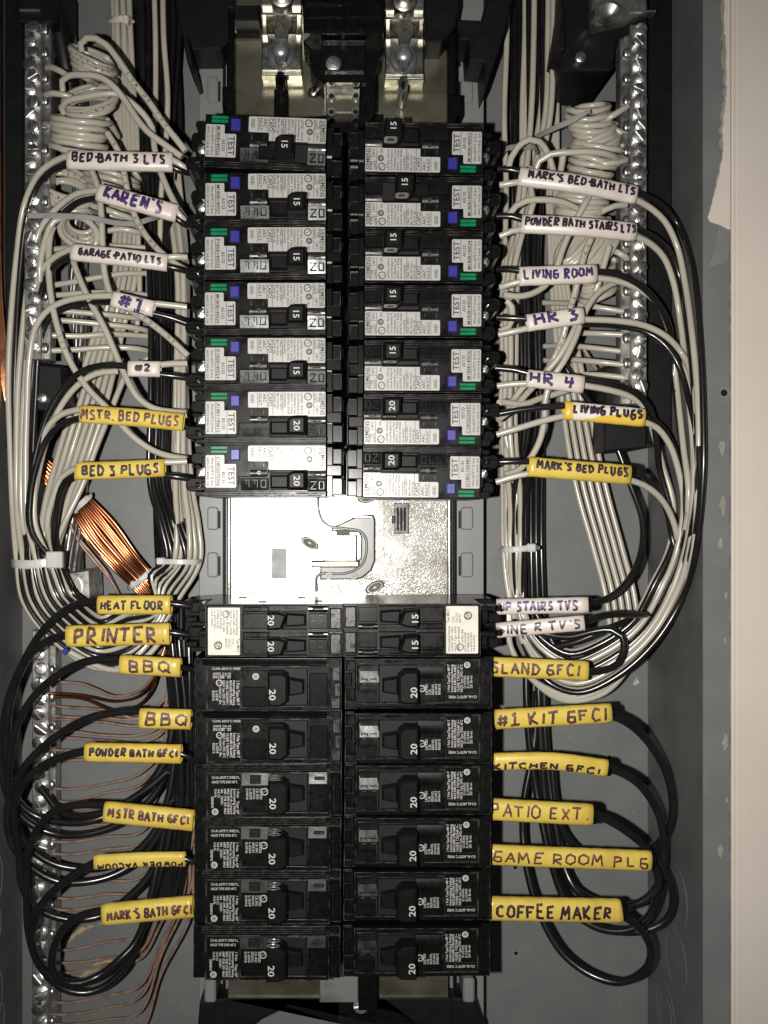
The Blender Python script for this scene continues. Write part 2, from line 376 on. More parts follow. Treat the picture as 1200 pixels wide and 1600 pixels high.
# bright rolled lip at the outer edge of the flange
lip = MB(); yy = YB
while yy < YT:
    lip.box(X(1140.2, HB)+random.uniform(-.15, .2), X(1142.6, HB)+0.1, yy, yy+4.0, HB-1, HB+0.5+random.uniform(-.15, .25), 0.15); yy += 4.0
lip.build('flange_lip', M['rail'], enc)
h_ = MB(); h_.ring(X(1131, HB), Y(614, HB), HB, HB+0.3, 1.7, 2.4); h_.build('mounting_hole', M['rail'], enc)
MB().cyl(X(1131, HB), Y(614, HB), HB, HB+0.12, 1.7, 0.02).build('mounting_hole', M['hole'], enc)
for (px, py) in ((805, 1355), (806, 1489), (952, 1183), (917, 1523)):
    q = MB(); q.ring(X(px, 0), Y(py, 0), 0, 0.5, 1.2, 2.1); q.build('mounting_hole', M['rail'], enc)
    MB().cyl(X(px, 0), Y(py, 0), 0, 0.1, 1.2, 0.02).build('mounting_hole', M['hole'], enc)
def knock(side, py, h, r):
    y = Y(py, h); xs = XR if side > 0 else XL; vs = []; fs = []; n = 28
    for i in range(n):
        a = 2*math.pi*i/n
        for rr, dx in ((r, 0), (r-0.3, 0.3), (r-0.9, 0.3), (r-1.3, 0.05)):
            vs.append((xs-side*dx, y+rr*math.sin(a), h+rr*math.cos(a)))
    for i in range(n):
        a, b2 = 4*i, 4*((i+1) % n)
        for k in range(3): fs.append((a+k, b2+k, b2+k+1, a+k+1))
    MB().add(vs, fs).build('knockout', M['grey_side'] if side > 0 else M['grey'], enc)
for py, h, r in ((1400, 46, 17), (1500, 46, 16), (1580, 30, 15), (1582, 30, 10)): knock(1, py, h, r)
for py, h, r in ((1385, 50, 19), (1460, 50, 17), (1570, 50, 19), (1600, 40, 12)): knock(-1, py, h, r)
knock(1, 880, 50, 20)
# scuffs of amber and grey paint on the back panel behind the lowest loops
def patch(pts, h, m, name='paint_scuff'):
    q = MB(); q.prism([(X(a, h), Y(c, h)) for a, c in pts], h-0.1, h+0.12, 0.05); q.build(name, m, enc)
def scuff(p0, p1, wd, m, name='paint_scuff', hh=0.0):
    n = 14; up = []; dn = []
    for i in range(n+1):
        t = i/n; x = p0[0]+(p1[0]-p0[0])*t; y = p0[1]+(p1[1]-p0[1])*t-8*math.sin(t*math.pi)
        q = wd*math.sin(math.pi*min(1, t+0.05))**0.6*random.uniform(0.6, 1.2)
        up.append((x, y-q)); dn.append((x, y+q))
    patch(up+dn[::-1], hh, m, name)
scuff((92, 1484), (150, 1446), 5, M['smear']); scuff((120, 1532), (190, 1500), 6, M['smear']); scuff((150, 1448), (200, 1440), 2, M['smear'])
for _ in range(26):
    px = random.choice([random.uniform(780, 1000), random.uniform(100, 300), random.uniform(960, 1005)]); py = random.uniform(1080, 1580)
    patch([(px+random.uniform(.4, 1.4)*math.cos(a), py+random.uniform(.4, 1.4)*math.sin(a)) for a in (0, 1.2, 2.4, 3.6, 4.9)], 0, M['dust'], 'dust_speck')
patch([(991, 1062), (995, 1057), (999, 1066), (994, 1072), (989, 1070)], 0, M['dust'], 'paint_scuff')
for (px, py, s_) in ((1128, 700, 9), (1130, 790, 10), (1126, 850, 7), (1134, 930, 5), (1133, 1160, 9), (1126, 1330, 8), (1136, 1250, 4), (1133, 1000, 3)):
    patch([(px+s_*random.uniform(.3, .75)*math.cos(a), py+s_*random.uniform(.8, 1.8)*math.sin(a)) for a in [k*0.52 for k in range(12)]], HB, M['plaster_smear'])

for k_ in range(7):
    a0 = 1108+k_*4.0; pts_ = [(a0+26*t-10*t*t, 418-62*t-k_*1.5) for t in [i_/7 for i_ in range(8)]]
    pts_ = [q_ for q_ in pts_ if q_[0] < 1139]
    if len(pts_) > 2: patch([(x_, y_-0.5) for x_, y_ in pts_]+[(x_+0.9, y_+0.8) for x_, y_ in pts_[::-1]], HB, M['plaster_smear'])
wall = MB()
wall.box(X(1149.5, 87), 420, -500, 500, -2, 87.2, 0.6)
o = wall.build('wall', M['plaster']); place(o, (0, 0, 0)); o['kind'] = 'structure'
wall = MB(); wall.box(X(1142.8, 86), X(1149.2, 86), -500, 500, -2, 86.4, 0.5)
o = wall.build('wall_trim', M['plaster']); place(o, (0, 0, 0)); o['kind'] = 'structure'
wall = MB(); wall.box(-420, XL-12.2, -500, 500, -2, 87, 0.6)
o = wall.build('wall', M['plaster']); place(o, (0, 0, 0)); o['kind'] = 'structure'
# ragged tongue of wall paint that laps over the top of the flange
ed = [(-60, 1133), (30, 1132), (80, 1135), (140, 1136), (168, 1133), (200, 1130), (240, 1130), (262, 1126), (285, 1121), (305, 1116), (322, 1112), (338, 1107), (345, 1109)]
pl = []
for (y0, x0), (y1, x1) in zip(ed, ed[1:]):
    n = max(1, int(abs(y1-y0)/5))
    for k in range(n): t = k/n; pl.append((x0+(x1-x0)*t+random.uniform(-1.0, 1.0), y0+(y1-y0)*t))
pl += [(1110, 346), (1128, 352), (1139, 358), (1142, 358), (1142, -60)]
q = MB(); q.prism([(X(a, 86), Y(c, 86)) for a, c in pl], HB, HB+1.0, 0.3)
o = q.build('wall_paint_overlap', M['plaster']); place(o, (0, 0, 0)); o['kind'] = 'structure'
pl2 = [(a-random.uniform(3, 9)*(0.4 if c > 230 else 1), c) for a, c in pl[:-5]]
q = MB(); q.prism([(X(a, 85), Y(c, 85)) for a, c in pl2]+[(X(a+2, 85), Y(c, 85)) for a, c in pl[:-5]][::-1], HB-0.1, HB+0.35, 0.1)
q.build('paint_scuff', M['plaster_smear'], enc)

# ------------------------------------------------------------------ bus chassis
ch = thing('bus_chassis', 'silver bus plates in a grey frame with black insulators between the breaker columns', 'bus chassis', (X(535, 30), 0, 0))
co = Vector((X(535, 30), 0, 0))
def cpart(mb, name, m): return mb.build(name, m, ch, co)
def pbox(mb, a, b2, c, d, h0, h1, cc=0.3, **k): return mb.box(X(a, h1), X(b2, h1), Y(c, h1), Y(d, h1), h0, h1, cc, **k)
for sx in (0, 1):
    x0, x1 = ((311, 349), (712, 756))[sx]
    q = MB(); pbox(q, x0, x1, -60, 1680, 24, 27, 0.4); cpart(q, 'side_rail', M['rail'])
    q = MB(); xx = (349, 358) if sx == 0 else (703, 712)
    pbox(q, xx[0], xx[1], -60, 1680, 20, 33, 0.8); cpart(q, 'rail_rib', M['rail'])
    q = MB(); pbox(q, *((348, 352) if sx == 0 else (708.5, 712.5)), -60, 1680, 30, 36, 0.6); cpart(q, 'rail_rib', M['dark'])
    tx = (324, 341) if sx == 0 else (720, 739)
    for (y0, y1) in ((45, 105), (120, 160), (792, 828), (863, 902), (1545, 1575)):
        q = MB(); a, b2 = tx
        q.ring(0, 0, 0, 0, 0, 0) if False else None
        q.rbox(X(a, 28), X(b2, 28), Y(y0, 28), Y(y1, 28), 26, 28.6, 1.6, 0.6); cpart(q, 'rail_tab', M['rail'])
        q = MB(); e = (b2, b2+3.2) if sx == 0 else (a-3.2, a); 
        q.rbox(X(e[0], 28), X(e[1], 28), Y(y0+6, 28), Y(y1-2, 28), 26.8, 27.4, 0.5, 0.1); cpart(q, 'rail_slot', M['hole'])
# plates, each a separate bus; left one sits a little skew and throws the flash back
def plate(x0, x1, y0, y1, h, m, name='bus_plate', tl=None, cut=None):
    q = MB(); xa, xb = X(x0, h), X(x1, h); ya, yb = Y(y1, h), Y(y0, h)
    nx, ny = 12, 12; vs = []; fs = []
    for j in range(ny+1):
        for i in range(nx+1):
            x = xa+(xb-xa)*i/nx; y = ya+(yb-ya)*j/ny; vs.append((x, y, h+(tl(x, y) if tl else 0)))
    n1 = (nx+1)*(ny+1); vs += [(x, y, z-1.5) for x, y, z in vs[:n1]]
    for j in range(ny):
        for i in range(nx):
            a = j*(nx+1)+i; fs.append((a, a+1, a+nx+2, a+nx+1)); fs.append((n1+a, n1+a+nx+1, n1+a+nx+2, n1+a+1))
    for i in range(nx): fs.append((i+1, i, n1+i, n1+i+1)); a = ny*(nx+1)+i; fs.append((a, a+1, n1+a+1, n1+a))
    for j in range(ny): a = j*(nx+1); fs.append((a, a+nx+1, n1+a+nx+1, n1+a)); a += nx; fs.append((a+nx+1, a, n1+a, n1+a+nx+1))
    q.add(vs, fs, False); return cpart(q, name, m)
base_x = X(450, 45)
def tl_left(x, y): return (x-X(600, 45))*math.tan(R(-1.4))-abs((y+15)/60.0)**2*0.25
q = MB(); q.box(X(358, 42), X(703, 42), Y(-60, 42), Y(1545, 42), 34, 38, 0.3); cpart(q, 'insulator_base', M['dark'])
plate(362, 600, 750, 950, 44, M['plate'], tl=tl_left)
plate(600.4, 699, 750, 950, 44, M['plate'], tl=tl_left)
for a in (355, 699):
    q = MB(); q.tube([P(a+3, 740, 43), P(a+3, 960, 43)], 1.1, 10); cpart(q, 'plate_edge', M['plate'])
# window slot, vents and slots in the plates
q = MB(); q.rbox(X(424.5, 45), X(448, 45), Y(856, 45), Y(904, 45), 44, 46.3, 0.8, 0.05, mi=0); cpart(q, 'plate_window', M['grey'])
q = MB(); q.rbox(X(615, 46), X(639, 46), Y(786, 46), Y(834, 46), 44, 45.8, 0.6, 0.3); cpart(q, 'slot_clip', M['worn'])
q = MB()
for k in range(3): pbox(q, 620+k*5.5, 623+k*5.5, 793, 829, 45, 47.2, 0.4)
pbox(q, 612, 618, 806, 818, 44, 47, 0.3); cpart(q, 'slot_clip', M['black'])
for (cx, cy, a) in ((484, 849, -0.5), (586, 918, 0.45), (574, 777, 0.2)):
    q = MB(); n = 24; c_, s_ = math.cos(a), math.sin(a); hh = 47.5 if cx < 500 else 47.0
    vs = []
    for (k, z) in ((1.0, hh-3.4), (0.88, hh), (0.62, hh), (0.5, hh-1.2)):
        for i in range(n):
            t = 2*math.pi*i/n; ex = 17*0.33*k*math.cos(t); ey = 9*0.33*k*math.sin(t)
            vs.append((X(cx, hh)+ex*c_-ey*s_, Y(cy, hh)-(-ex*s_-ey*c_)*1, z))
    fs = [(j*n+i, j*n+(i+1) % n, (j+1)*n+(i+1) % n, (j+1)*n+i) for j in range(3) for i in range(n)]+[tuple(3*n+i for i in range(n))]
    q.add(vs, fs, True); cpart(q, 'embossed_dimple', M['dimple'])
# S-shaped black plastic channel between the two plates, traced as one ribbon
def ribbon(pts, wpx, h0, h1, m, name, c=0.5):
    pp = [P(a, c_, h1) for a, c_ in pts]; sm = spline(pp, 1.5); L_, R_ = [], []
    hw = wpx/2*(D-h1)/F
    for i, p in enumerate(sm):
        t = (sm[min(i+1, len(sm)-1)]-sm[max(i-1, 0)]).normalized(); n = Vector((-t.y, t.x, 0))
        L_.append((p+n*hw)); R_.append((p-n*hw))
    q = MB(); n = len(sm); vs = []
    for i in range(n):
        l, r = L_[i], R_[i]; li = l.lerp(r, min(.4, c/(2*hw))); ri = r.lerp(l, min(.4, c/(2*hw)))
        vs += [(l.x, l.y, h0), (l.x, l.y, h1-c), (li.x, li.y, h1), (ri.x, ri.y, h1), (r.x, r.y, h1-c), (r.x, r.y, h0)]
    fs = []
    for i in range(n-1):
        for k in range(5): fs.append((6*i+k, 6*i+k+1, 6*i+k+7, 6*i+k+6))
    fs += [(0, 1, 2, 3, 4, 5), tuple(6*(n-1)+k for k in (5, 4, 3, 2, 1, 0))]
    q.add(vs, fs); return cpart(q, name, m)
pbox(q := MB(), 500, 585, 758, 828, 40, 45.6, 0.3); 
q = MB()
q.prism([(X(a, 49), Y(c, 49)) for a, c in ((502, 808), (584, 806), (586, 800), (588, 880), (580, 895), (560, 907), (502, 907), (497, 880), (505, 878), (566, 884), (570, 840), (566, 828), (510, 826), (498, 815))][:0] or [(X(a, 49), Y(c, 49)) for a, c in ((558, 806), (583, 804), (586, 812), (586, 876), (580, 892), (566, 903), (556, 906), (500, 906), (500, 884), (552, 884), (563, 872), (564, 840), (560, 832), (518, 831), (518, 824))], 40, 49.5, 0.8); cpart(q, 'channel_body', M['channel'])
ribbon([(497, 760), (497, 795), (502, 812), (514, 822), (540, 826), (562, 830), (571, 840), (571, 870), (562, 886), (540, 896), (500, 897), (494, 902), (494, 925)], 4.0, 42, 51.5, M['channel'], 'channel_wall')
ribbon([(504, 806), (580, 808)], 4.5, 42, 50.5, M['screw'], 'channel_strip')
q = MB(); pbox(q, 506, 557, 836, 876, 42, 50.3, 0.6, tilt=lambda x, y: (x-base_x)*0.04); cpart(q, 'centre_strap', M['plate'])
q = MB(); pbox(q, 486, 562, 876, 887, 42, 51.6, 0.9); cpart(q, 'centre_strap', M['plate_dull'])
for px in (514, 553):
    q = MB(); q.ring(X(px, 52), Y(900, 52), 46, 52, 0.9, 1.9); q.cyl(X(px, 51), Y(900, 51), 46, 50.6, 0.9, 0.1); cpart(q, 'rivet', M['channel'])
q = MB(); pbox(q, 525, 546, 828, 837, 44, 50.0, 0.2); cpart(q, 'channel_notch', M['dark'])

# ---- top end: plate, lugs, black cap
plate(366, 700, -60, 215, 42, M['plate_dull'])
for sx, (x0, x1, dy) in enumerate(((408, 472, 0), (601, 663, 7))):
    cx = (x0+x1)/2
    q = MB(); pbox(q, x0, x1, -40, 8+dy, 40, 66, 0.5); pbox(q, x0, x1, 8+dy, 22+dy, 40, 62, 0.8); cpart(q, 'lug', M['brass'])
    q = MB(); pbox(q, x0+1, x1-1, 52+dy, 116+dy, 40, 52, 0.5); pbox(q, x0+1, x0+9, 20+dy, 54+dy, 40, 56, 0.5); pbox(q, x1-9, x1-1, 20+dy, 54+dy, 40, 56, 0.5)
    cpart(q, 'lug', M['brass'])
    for k in range(3):
        q = MB(); pbox(q, x0+1, x1-1, 106.5+dy+k*4.2, 109.3+dy+k*4.2, 48, 52.6+0.3*k, 0.6); cpart(q, 'lug_ridge', M['brass'])
    q = MB(); pbox(q, x0+9, x1-9, 20+dy, 54+dy, 40, 43, 0.1); cpart(q, 'lug_opening', M['hole'])
    # aluminium conductor strands coming down into the lug
    q = MB()
    for k in range(9):
        a = x0+15+k*(x1-x0-30)/8.0
        q.tube(spline([P(a, 20+dy, 46), P(a+random.uniform(-2, 2), 36+dy, 49), P(cx+(a-cx)*0.55, 52+dy, 52), P(cx+(a-cx)*0.35, 62+dy, 54)]), 0.75, 6)
    cpart(q, 'conductor_strands', M['alu_strand'])
    q = MB(); q.lathe(X(cx-1, 58), Y(80+dy, 58), [(7.4, 50), (7.4, 53.5), (7.0, 55), (6.0, 56.2), (4.6, 56.8), (4.4, 58.5), (3.6, 60.2), (2.0, 61), (0.8, 61.2)], 24); cpart(q, 'lug_screw', M['soft_steel'])
    q = MB(); q.prism([(X(cx-1, 60)+3.6*math.cos(R(60*i+15)), Y(91+dy, 60)+2.6*math.sin(R(60*i+15))) for i in range(6)], 52, 60, 0.6); cpart(q, 'lug_nut', M['screw'])
    q = MB(); q.lathe(X(cx, 68), Y(-8+dy, 68), [(6.6, 62), (6.6, 67), (5.8, 68.4), (4.6, 68.2), (3.4, 69.5), (1, 69.8)], 24); cpart(q, 'lug_screw', M['brass'])
    q = MB(); q.ring(X(cx-2, 60), Y(126+dy, 60), 43, 60, 1.2, 2.6, 18, ry=1.9); q.tube([P(cx-5, 128+dy, 46), P(cx-5, 142+dy, 46)], 0.6, 6); q.tube([P(cx+2, 128+dy, 46), P(cx+2, 142+dy, 46)], 0.6, 6)
    cpart(q, 'ring_terminal', M['brass'] if sx else M['black'])
q = MB(); pbox(q, 428, 450, 138, 200, 42, 52, 1.0); pbox(q, 431, 446, 134, 142, 42, 54, 1.0); cpart(q, 'probe_cover', M['black'])
q = MB(); pbox(q, 474, 600, -60, 50, 40, 72, 1.2); pbox(q, 480, 536, 0, 6, 40, 73.6, 0.4); pbox(q, 480, 536, 22, 26, 40, 73.2, 0.4); pbox(q, 534, 538, -60, 50, 40, 74.2, 0.4); pbox(q, 545, 598, 22, 26, 40, 73.2, 0.4)
cpart(q, 'insulator_cap', M['black'])
def poly(mb, pts, h0, h1, c=0.5): mb.prism([(X(a, h1), Y(b2, h1)) for a, b2 in pts], h0, h1, c); return mb
q = MB(); poly(q, [(474, 48), (598, 48), (598, 85), (588, 95), (588, 170), (578, 192), (560, 200), (562, 132), (506, 130), (492, 118), (484, 100), (484, 78), (474, 68)], 40, 62, 1.0); cpart(q, 'insulator_cap', M['black'])
q = MB(); poly(q, [(502, 66), (572, 66), (572, 128), (508, 128), (500, 112)], 60, 65, 0.8); cpart(q, 'insulator_cap', M['gloss'])
q = MB(); poly(q, [(468, 182), (508, 180), (598, 178), (600, 232), (470, 232)], 40, 50, 0.6); cpart(q, 'insulator_cap', M['black'])
q = MB(); pbox(q, 506, 572, 62, 65, 60, 66.5, 0.3); pbox(q, 508, 568, 108, 111, 60, 67, 0.4); cpart(q, 'insulator_cap', M['worn'])
q = MB(); q.slot_screw(X(521, 67), Y(98, 67), 62, 67, 3.9, -0.7); cpart(q, 'cap_screw', M['alu'])
q = MB(); pbox(q, 509, 566, 134, 178, 40, 55, 0.5); cpart(q, 'terminal_bracket', M['plate_dull'])
q = MB()
for px in (518, 556):
    for py in (149, 174): q.ring(X(px, 57), Y(py, 57), 54, 56.6, 1.5, 2.1, 14); 
pbox(q, 524, 551, 148, 150.5, 54, 55.6, 0.2); pbox(q, 524, 551, 173, 175.5, 54, 55.6, 0.2); cpart(q, 'terminal_bracket', M['alu'])
q = MB()
for px in (518, 556):
    for py in (149, 174): q.cyl(X(px, 55), Y(py, 55), 54, 55.2, 1.5, 0.05)
cpart(q, 'bracket_hole', M['hole'])
q = MB(); q.lathe(X(490, 44), Y(143, 44), [(3.4, 42), (2.8, 43.6), (1.5, 44.3), (0.4, 44.5)], 16); cpart(q, 'embossed_dimple', M['brass'])
# black support wedges left and right of the top
q = MB(); poly(q, [(262, -60), (366, -60), (366, 12), (358, 12), (358, 62), (345, 76), (300, 77), (294, 60), (302, 104), (308, 116), (302, 119), (292, 96), (278, 20)], 30, 52, 0.8); cpart(q, 'support_wedge', M['dark'])
q = MB(); poly(q, [(662, -60), (718, -60), (718, 10), (712, 42), (690, 66), (664, 66)], 38, 60, 0.8); cpart(q, 'support_wedge', M['dark'])
q = MB(); poly(q, [(712, 30), (752, 32), (775, -60), (812, -60), (792, 40), (758, 140), (756, 96), (734, 94), (732, 62), (718, 62)], 30, 54, 0.8); cpart(q, 'support_wedge', M['dark'])
for a, b2 in (((372, 40), (405, 40)), ((372, 66), (405, 66))):
    pass
q = MB(); pbox(q, 366, 406, 34, 50, 42, 46, 0.5); cpart(q, 'plate_step', M['brass'])
q = MB(); pbox(q, 366, 406, 50, 60, 42, 45, 0.2); pbox(q, 366, 404, 8, 32, 42, 58, 0.5); cpart(q, 'insulator_cap', M['dark'])
q = MB(); pbox(q, 666, 704, 52, 66, 42, 46, 0.5); cpart(q, 'plate_step', M['plate_dull'])
q = MB(); pbox(q, 354, 366, -60, 215, 36, 50, 0.6); pbox(q, 347, 366, 135, 165, 34, 52, 0.6); cpart(q, 'insulator_side', M['black'])
q = MB(); pbox(q, 700, 713, 40, 215, 36, 50, 0.6); pbox(q, 702, 722, 148, 180, 34, 52, 0.8); cpart(q, 'insulator_side', M['black'])
# ---- bottom end
plate(357, 700, 1500, 1562, 44, M['plate_dull'])
q = MB(); poly(q, [(352, 1560), (706, 1560), (706, 1640), (640, 1600), (600, 1562), (470, 1562), (400, 1596), (352, 1640)], 34, 46, 0.5)
cpart(q, 'insulator_base', M['dark'])
for sx, pts in enumerate((((312, 1566), (358, 1560), (372, 1570), (352, 1660), (304, 1660)), ((704, 1560), (744, 1562), (756, 1600), (764, 1660), (700, 1660)))):
    q = MB(); poly(q, pts, 26, 44, 0.8); cpart(q, 'support_foot', M['dark'])
q = MB(); pbox(q, 499, 560, 1505, 1567, 46, 64, 0.5); cpart(q, 'centre_strap', M['plate'])
q = MB(); pbox(q, 560, 590, 1505, 1580, 44, 60, 0.8); q.ring(X(564, 56), Y(1574, 56), 40, 56, 4.0, 7.0, 24); cpart(q, 'screw_boss', M['black'])
q = MB(); q.slot_screw(X(564, 58), Y(1573, 58), 44, 58, 4.0, 0.12); cpart(q, 'cap_screw', M['soft_steel'])
for px in (328, 733):
    q = MB(); q.rbox(X(px-9, 50), X(px+9, 50), Y(1530, 50), Y(1568, 50), 30, 50, 1.5, 1.0); cpart(q, 'rail_tab', M['rail'])

# ------------------------------------------------------------------ breakers
K = (D-98)/F                                   # mm per photo pixel at the breaker faces
class BB(MB):                                  # builder in breaker pixels: u right, v down, h mm
    def r(s, u0, u1, v0, v1, h0, h1, c=0.3, **k): return s.box(u0*K, u1*K, -v1*K, -v0*K, h0, h1, c, **k)
    def rr(s, u0, u1, v0, v1, h0, h1, rad=1.0, c=0.2): return s.rbox(u0*K, u1*K, -v1*K, -v0*K, h0, h1, rad, c)
    def pl(s, pts, h0, h1, c=0.3): return s.prism([(u*K, -v*K) for u, v in pts], h0, h1, c)
    def t(s, txt, u, v, h, cap, rot=-90, maxw=None, align='l'):
        return s.text(txt, u*K, -v*K, h, cap*K, R(rot), maxw*K if maxw else None, align)
    def line(s, u0, v0, u1, v1, h, wd=0.5):
        if abs(u1-u0) > abs(v1-v0): return s.box(u0*K, u1*K, -(v0+wd/2)*K, -(v0-wd/2)*K, h-0.02, h, 0)
        return s.box((u0-wd/2)*K, (u0+wd/2)*K, -v1*K, -v0*K, h-0.02, h, 0)
    def rg(s, u, v, h0, h1, r0, r1, n=16): return s.ring(u*K, -v*K, h0, h1, r0*K, r1*K, n)
    def sc(s, u, v, h0, h1, r, ang): return s.slot_screw(u*K, -v*K, h0, h1, r*K, ang)
    def ramp(s, u0, u1, v0, v1, h0, hi, deg, down=True):
        """plate moulded on a slant, high at one v end"""
        d = (v1-v0)*K*math.tan(R(deg)); za, zb = (hi, hi-d) if down else (hi-d, hi)
        vs = [(u0*K, -v0*K, h0), (u1*K, -v0*K, h0), (u1*K, -v1*K, h0), (u0*K, -v1*K, h0), (u0*K, -v0*K, za), (u1*K, -v0*K, za), (u1*K, -v1*K, zb), (u0*K, -v1*K, zb)]
        return s.add(vs, [(0, 1, 2, 3), (4, 7, 6, 5), (0, 4, 5, 1), (1, 5, 6, 2), (2, 6, 7, 3), (3, 7, 4, 0)])
    def hump(s, u0, u1, v0, v1, h0, h1, sag, n=8):
        """plate arched across v, so some line of it always catches a light"""
        vs = []; fs = []
        for i in range(n+1):
            t = i/n; v = v0+(v1-v0)*t; z = h1-sag*(2*t-1)**2
            vs += [(u0*K, -v*K, h0), (u0*K, -v*K, z), (u1*K, -v*K, z), (u1*K, -v*K, h0)]
        for i in range(n):
            for k in range(3): fs.append((4*i+k, 4*i+k+1, 4*i+k+5, 4*i+k+4))
        fs += [(0, 1, 2, 3), (4*n+3, 4*n+2, 4*n+1, 4*n)]
        return s.add(vs, fs)
def ul(b, u, v, h, r=6.0):
    b.rg(u, v, h-0.02, h, r-1.5, r); b.t('U', u+1.0, v-r*0.62, h, r*0.62); b.t('L', u-r*0.5, v-r*0.05, h, r*0.62)
def csa(b, u, v, h, r=5.2):
    b.rg(u, v, h-0.02, h, r-2.0, r, 14); b.t('SP', u-r*0.42, v-r*0.68, h, r*0.9, maxw=r*1.4)

def bead(t, rects, H, extra=()):
    b = BB(); w_ = 0.9
    for (u0, u1, v0, v1, h) in rects:
        b.r(u0, u1, v0, v0+w_, h-0.3, h, 0.08); b.r(u0, u1, v1-w_, v1, h-0.3, h, 0.08); b.r(u0, u0+w_, v0+w_, v1-w_, h-0.3, h, 0.08); b.r(u1-w_, u1, v0+w_, v1-w_, h-0.3, h, 0.08)
    for q_ in extra: b.r(*q_, 0.08)
    b.build('moulded_edge', M['edge'], t)
def make_afci(amp='15'):
    t = thing('circuit_breaker', 'x', 'breaker', (0, 0, 0))
    H = 98.0
    b = BB()
    b.pl([(-91, -41.5), (99, -41.5), (99, 41.5), (-91, 41.5)], 46, H-1.6, 0.5)
    b.build('body', M['black'], t)
    b = BB(); b.pl([(-90, -40), (98, -40), (98, -3), (72, -1), (10, 0), (7, 10), (-36, 10), (-38, 28), (-40, 33), (-90, 33)], H-2, H-0.25, 0.3)
    b.r(-36, 100, 33, 37.5, H-2, H-0.5, 0.3); b.build('front_cover', M['black'], t)
    b = BB(); b.r(99.3, 110, -39, 40, 46, 88, 0.5); b.r(99.3, 124, -37, -12, 46, 84, 0.5); b.r(99.3, 124, -10, 8, 46, 90, 0.5); b.r(99.3, 125, 10, 38, 46, 87, 0.5); b.r(124, 127, -36, 36, 46, 76, 0.3)
    b.build('end_step', M['gloss'], t)
    bead(t, [(-91, 99, -41.4, 41.4, H-1.4), (-90.4, 98.4, 33.4, 38, H-0.3), (101, 123, -36, -13, 84.2), (101, 124, 12, 37, 87.2)], H)
    # terminals
    b = BB()
    b.rr(-110, -91, -40, -28, 46, 90, 1.5, 0.4); b.rr(-121, -93, -32, -12, 46, 82, 2.6, 0.6); b.rr(-117, -91, -12, 14, 46, 74, 1, 0.4)
    b.rr(-128, -94, 10, 32, 46, 84, 2.8, 0.6); b.rr(-110, -91, 32, 40, 46, 88, 1, 0.4); b.r(-98, -91, -22, -6, 46, 92, 0.4); b.r(-100, -92, 16, 26, 46, 91, 0.6)
    b.r(-118, -104, -10, -7.5, 60, 84.5, 0.2); b.r(-124, -106, 24, 27, 60, 86, 0.3)
    b.build('terminal_block', M['gloss'], t)
    b = BB(); b.sc(-100, 1, 76, 87, 8.0, 0.9); b.build('terminal_screw', M['screw'], t)
    b = BB(); b.sc(-108, 21, 78, 85.4, 4.6, 0.2); b.build('terminal_screw', M['gloss'], t)
    for v in (-37.6, -31.6):
        b = BB(); b.rr(-80.5, -54.6, v, v+4.6, H-1.4, H+0.1, 0.5, 0.15); b.build('indicator_window', M['green'], t)
    b = BB(); b.r(-80, -55, -33, -31.6, H-1, H-0.1, 0.05); b.build('indicator_slot', M['hole'], t)
    b = BB(); b.r(-49.8, -34.7, -33.5, -15.5, H-1, H+1.2, 0.5); b.build('test_button', M['blue'], t)
    # small data label with TEST
    HL = H-0.06; HP = H+0.02
    b = BB(); b.pl([(-87.4, -24), (-61, -24), (-59.6, -22.5), (-59.6, -10), (-42.6, -10), (-41.2, -8.6), (-41.2, 25.4), (-42.6, 26.8), (-87.4, 26.8), (-88.8, 25.4), (-88.8, -22.6)], H-0.5, HL, 0)
    d = b.build('data_label', M['paper'], t)
    b = BB(); b.line(-55.3, -9, -55.3, 26, HP, 0.8); b.line(-73, -23, -73, 26, HP, 0.8)
    b.t('TEST', -53, -6.4, HP, 9.6, maxw=30, align='fit')
    b.t('Wire 60/75°C 25 lb-in', -80.2, -20, HP, 4.0, maxw=44, align='fit'); b.t('AWG CU 14-8 AL 12-8', -87.0, -20, HP, 4.0, maxw=44, align='fit')
    b.build('label_print', M['print'], d)
    # big rating label
    b = BB(); b.pl([(-20.8, -38.7), (97.2, -38.7), (98.6, -37.2), (98.6, -1.6), (97.2, -0.2), (71, -0.2), (71, -1.4), (9.8, -1.4), (9.8, -14.3), (-20.8, -14.3), (-22.3, -15.8), (-22.3, -37.2)], H-0.5, HL, 0)
    d = b.build('rating_label', M['paper'], t)
    b = BB()
    for u in (-7.5, 7.6, 16.5, 32, 80.0, 90.5): b.line(u, -37.8, u, (-15 if u < 9 else -2), HP, 0.7)
    b.line(80.5, -15, 90, -15, HP, 0.6)
    b.t('GND', -18.2, -35.2, HP, 5.4, maxw=14); b.t('ARC', 1.0, -36, HP, 4.8, maxw=14, align='fit'); b.t('FAULT', -5.8, -36.5, HP, 4.8, maxw=19, align='fit')
    b.t('CAFCI', 9.3, -36.8, HP, 6.4, maxw=20.5, align='fit')
    rows = ['E10918  5%', 'Max. Wire 5mm', '10kA 120V~', 'Interrupting Rating', 'ISSUE NO. 207205', 'AFCI  1 Pole', 'Combination Type', 'Circuit Breaker &', 'LISTED 1DG1S']
    for i, s_ in enumerate(rows):
        b.t(s_, 17.6+i*5.15+(1.0 if i > 2 else 0), -36.5, HP, 3.4, maxw=(33 if i > 3 else 22+3*(i % 3)), align='fit' if i > 2 else 'l')
    ul(b, 71.5, -31.0, HP, 6.2); csa(b, 73.5, -17.5, HP, 5.0); b.t('CB2A', 71.5, -10, HP, 3.0, maxw=8)
    b.t('TYPE', 86, -36.5, HP, 3.8, maxw=14); b.t('QAF2', 81, -36.5, HP, 3.8, maxw=15); b.t('40°C', 83.5, -13, HP, 3.8, maxw=10)
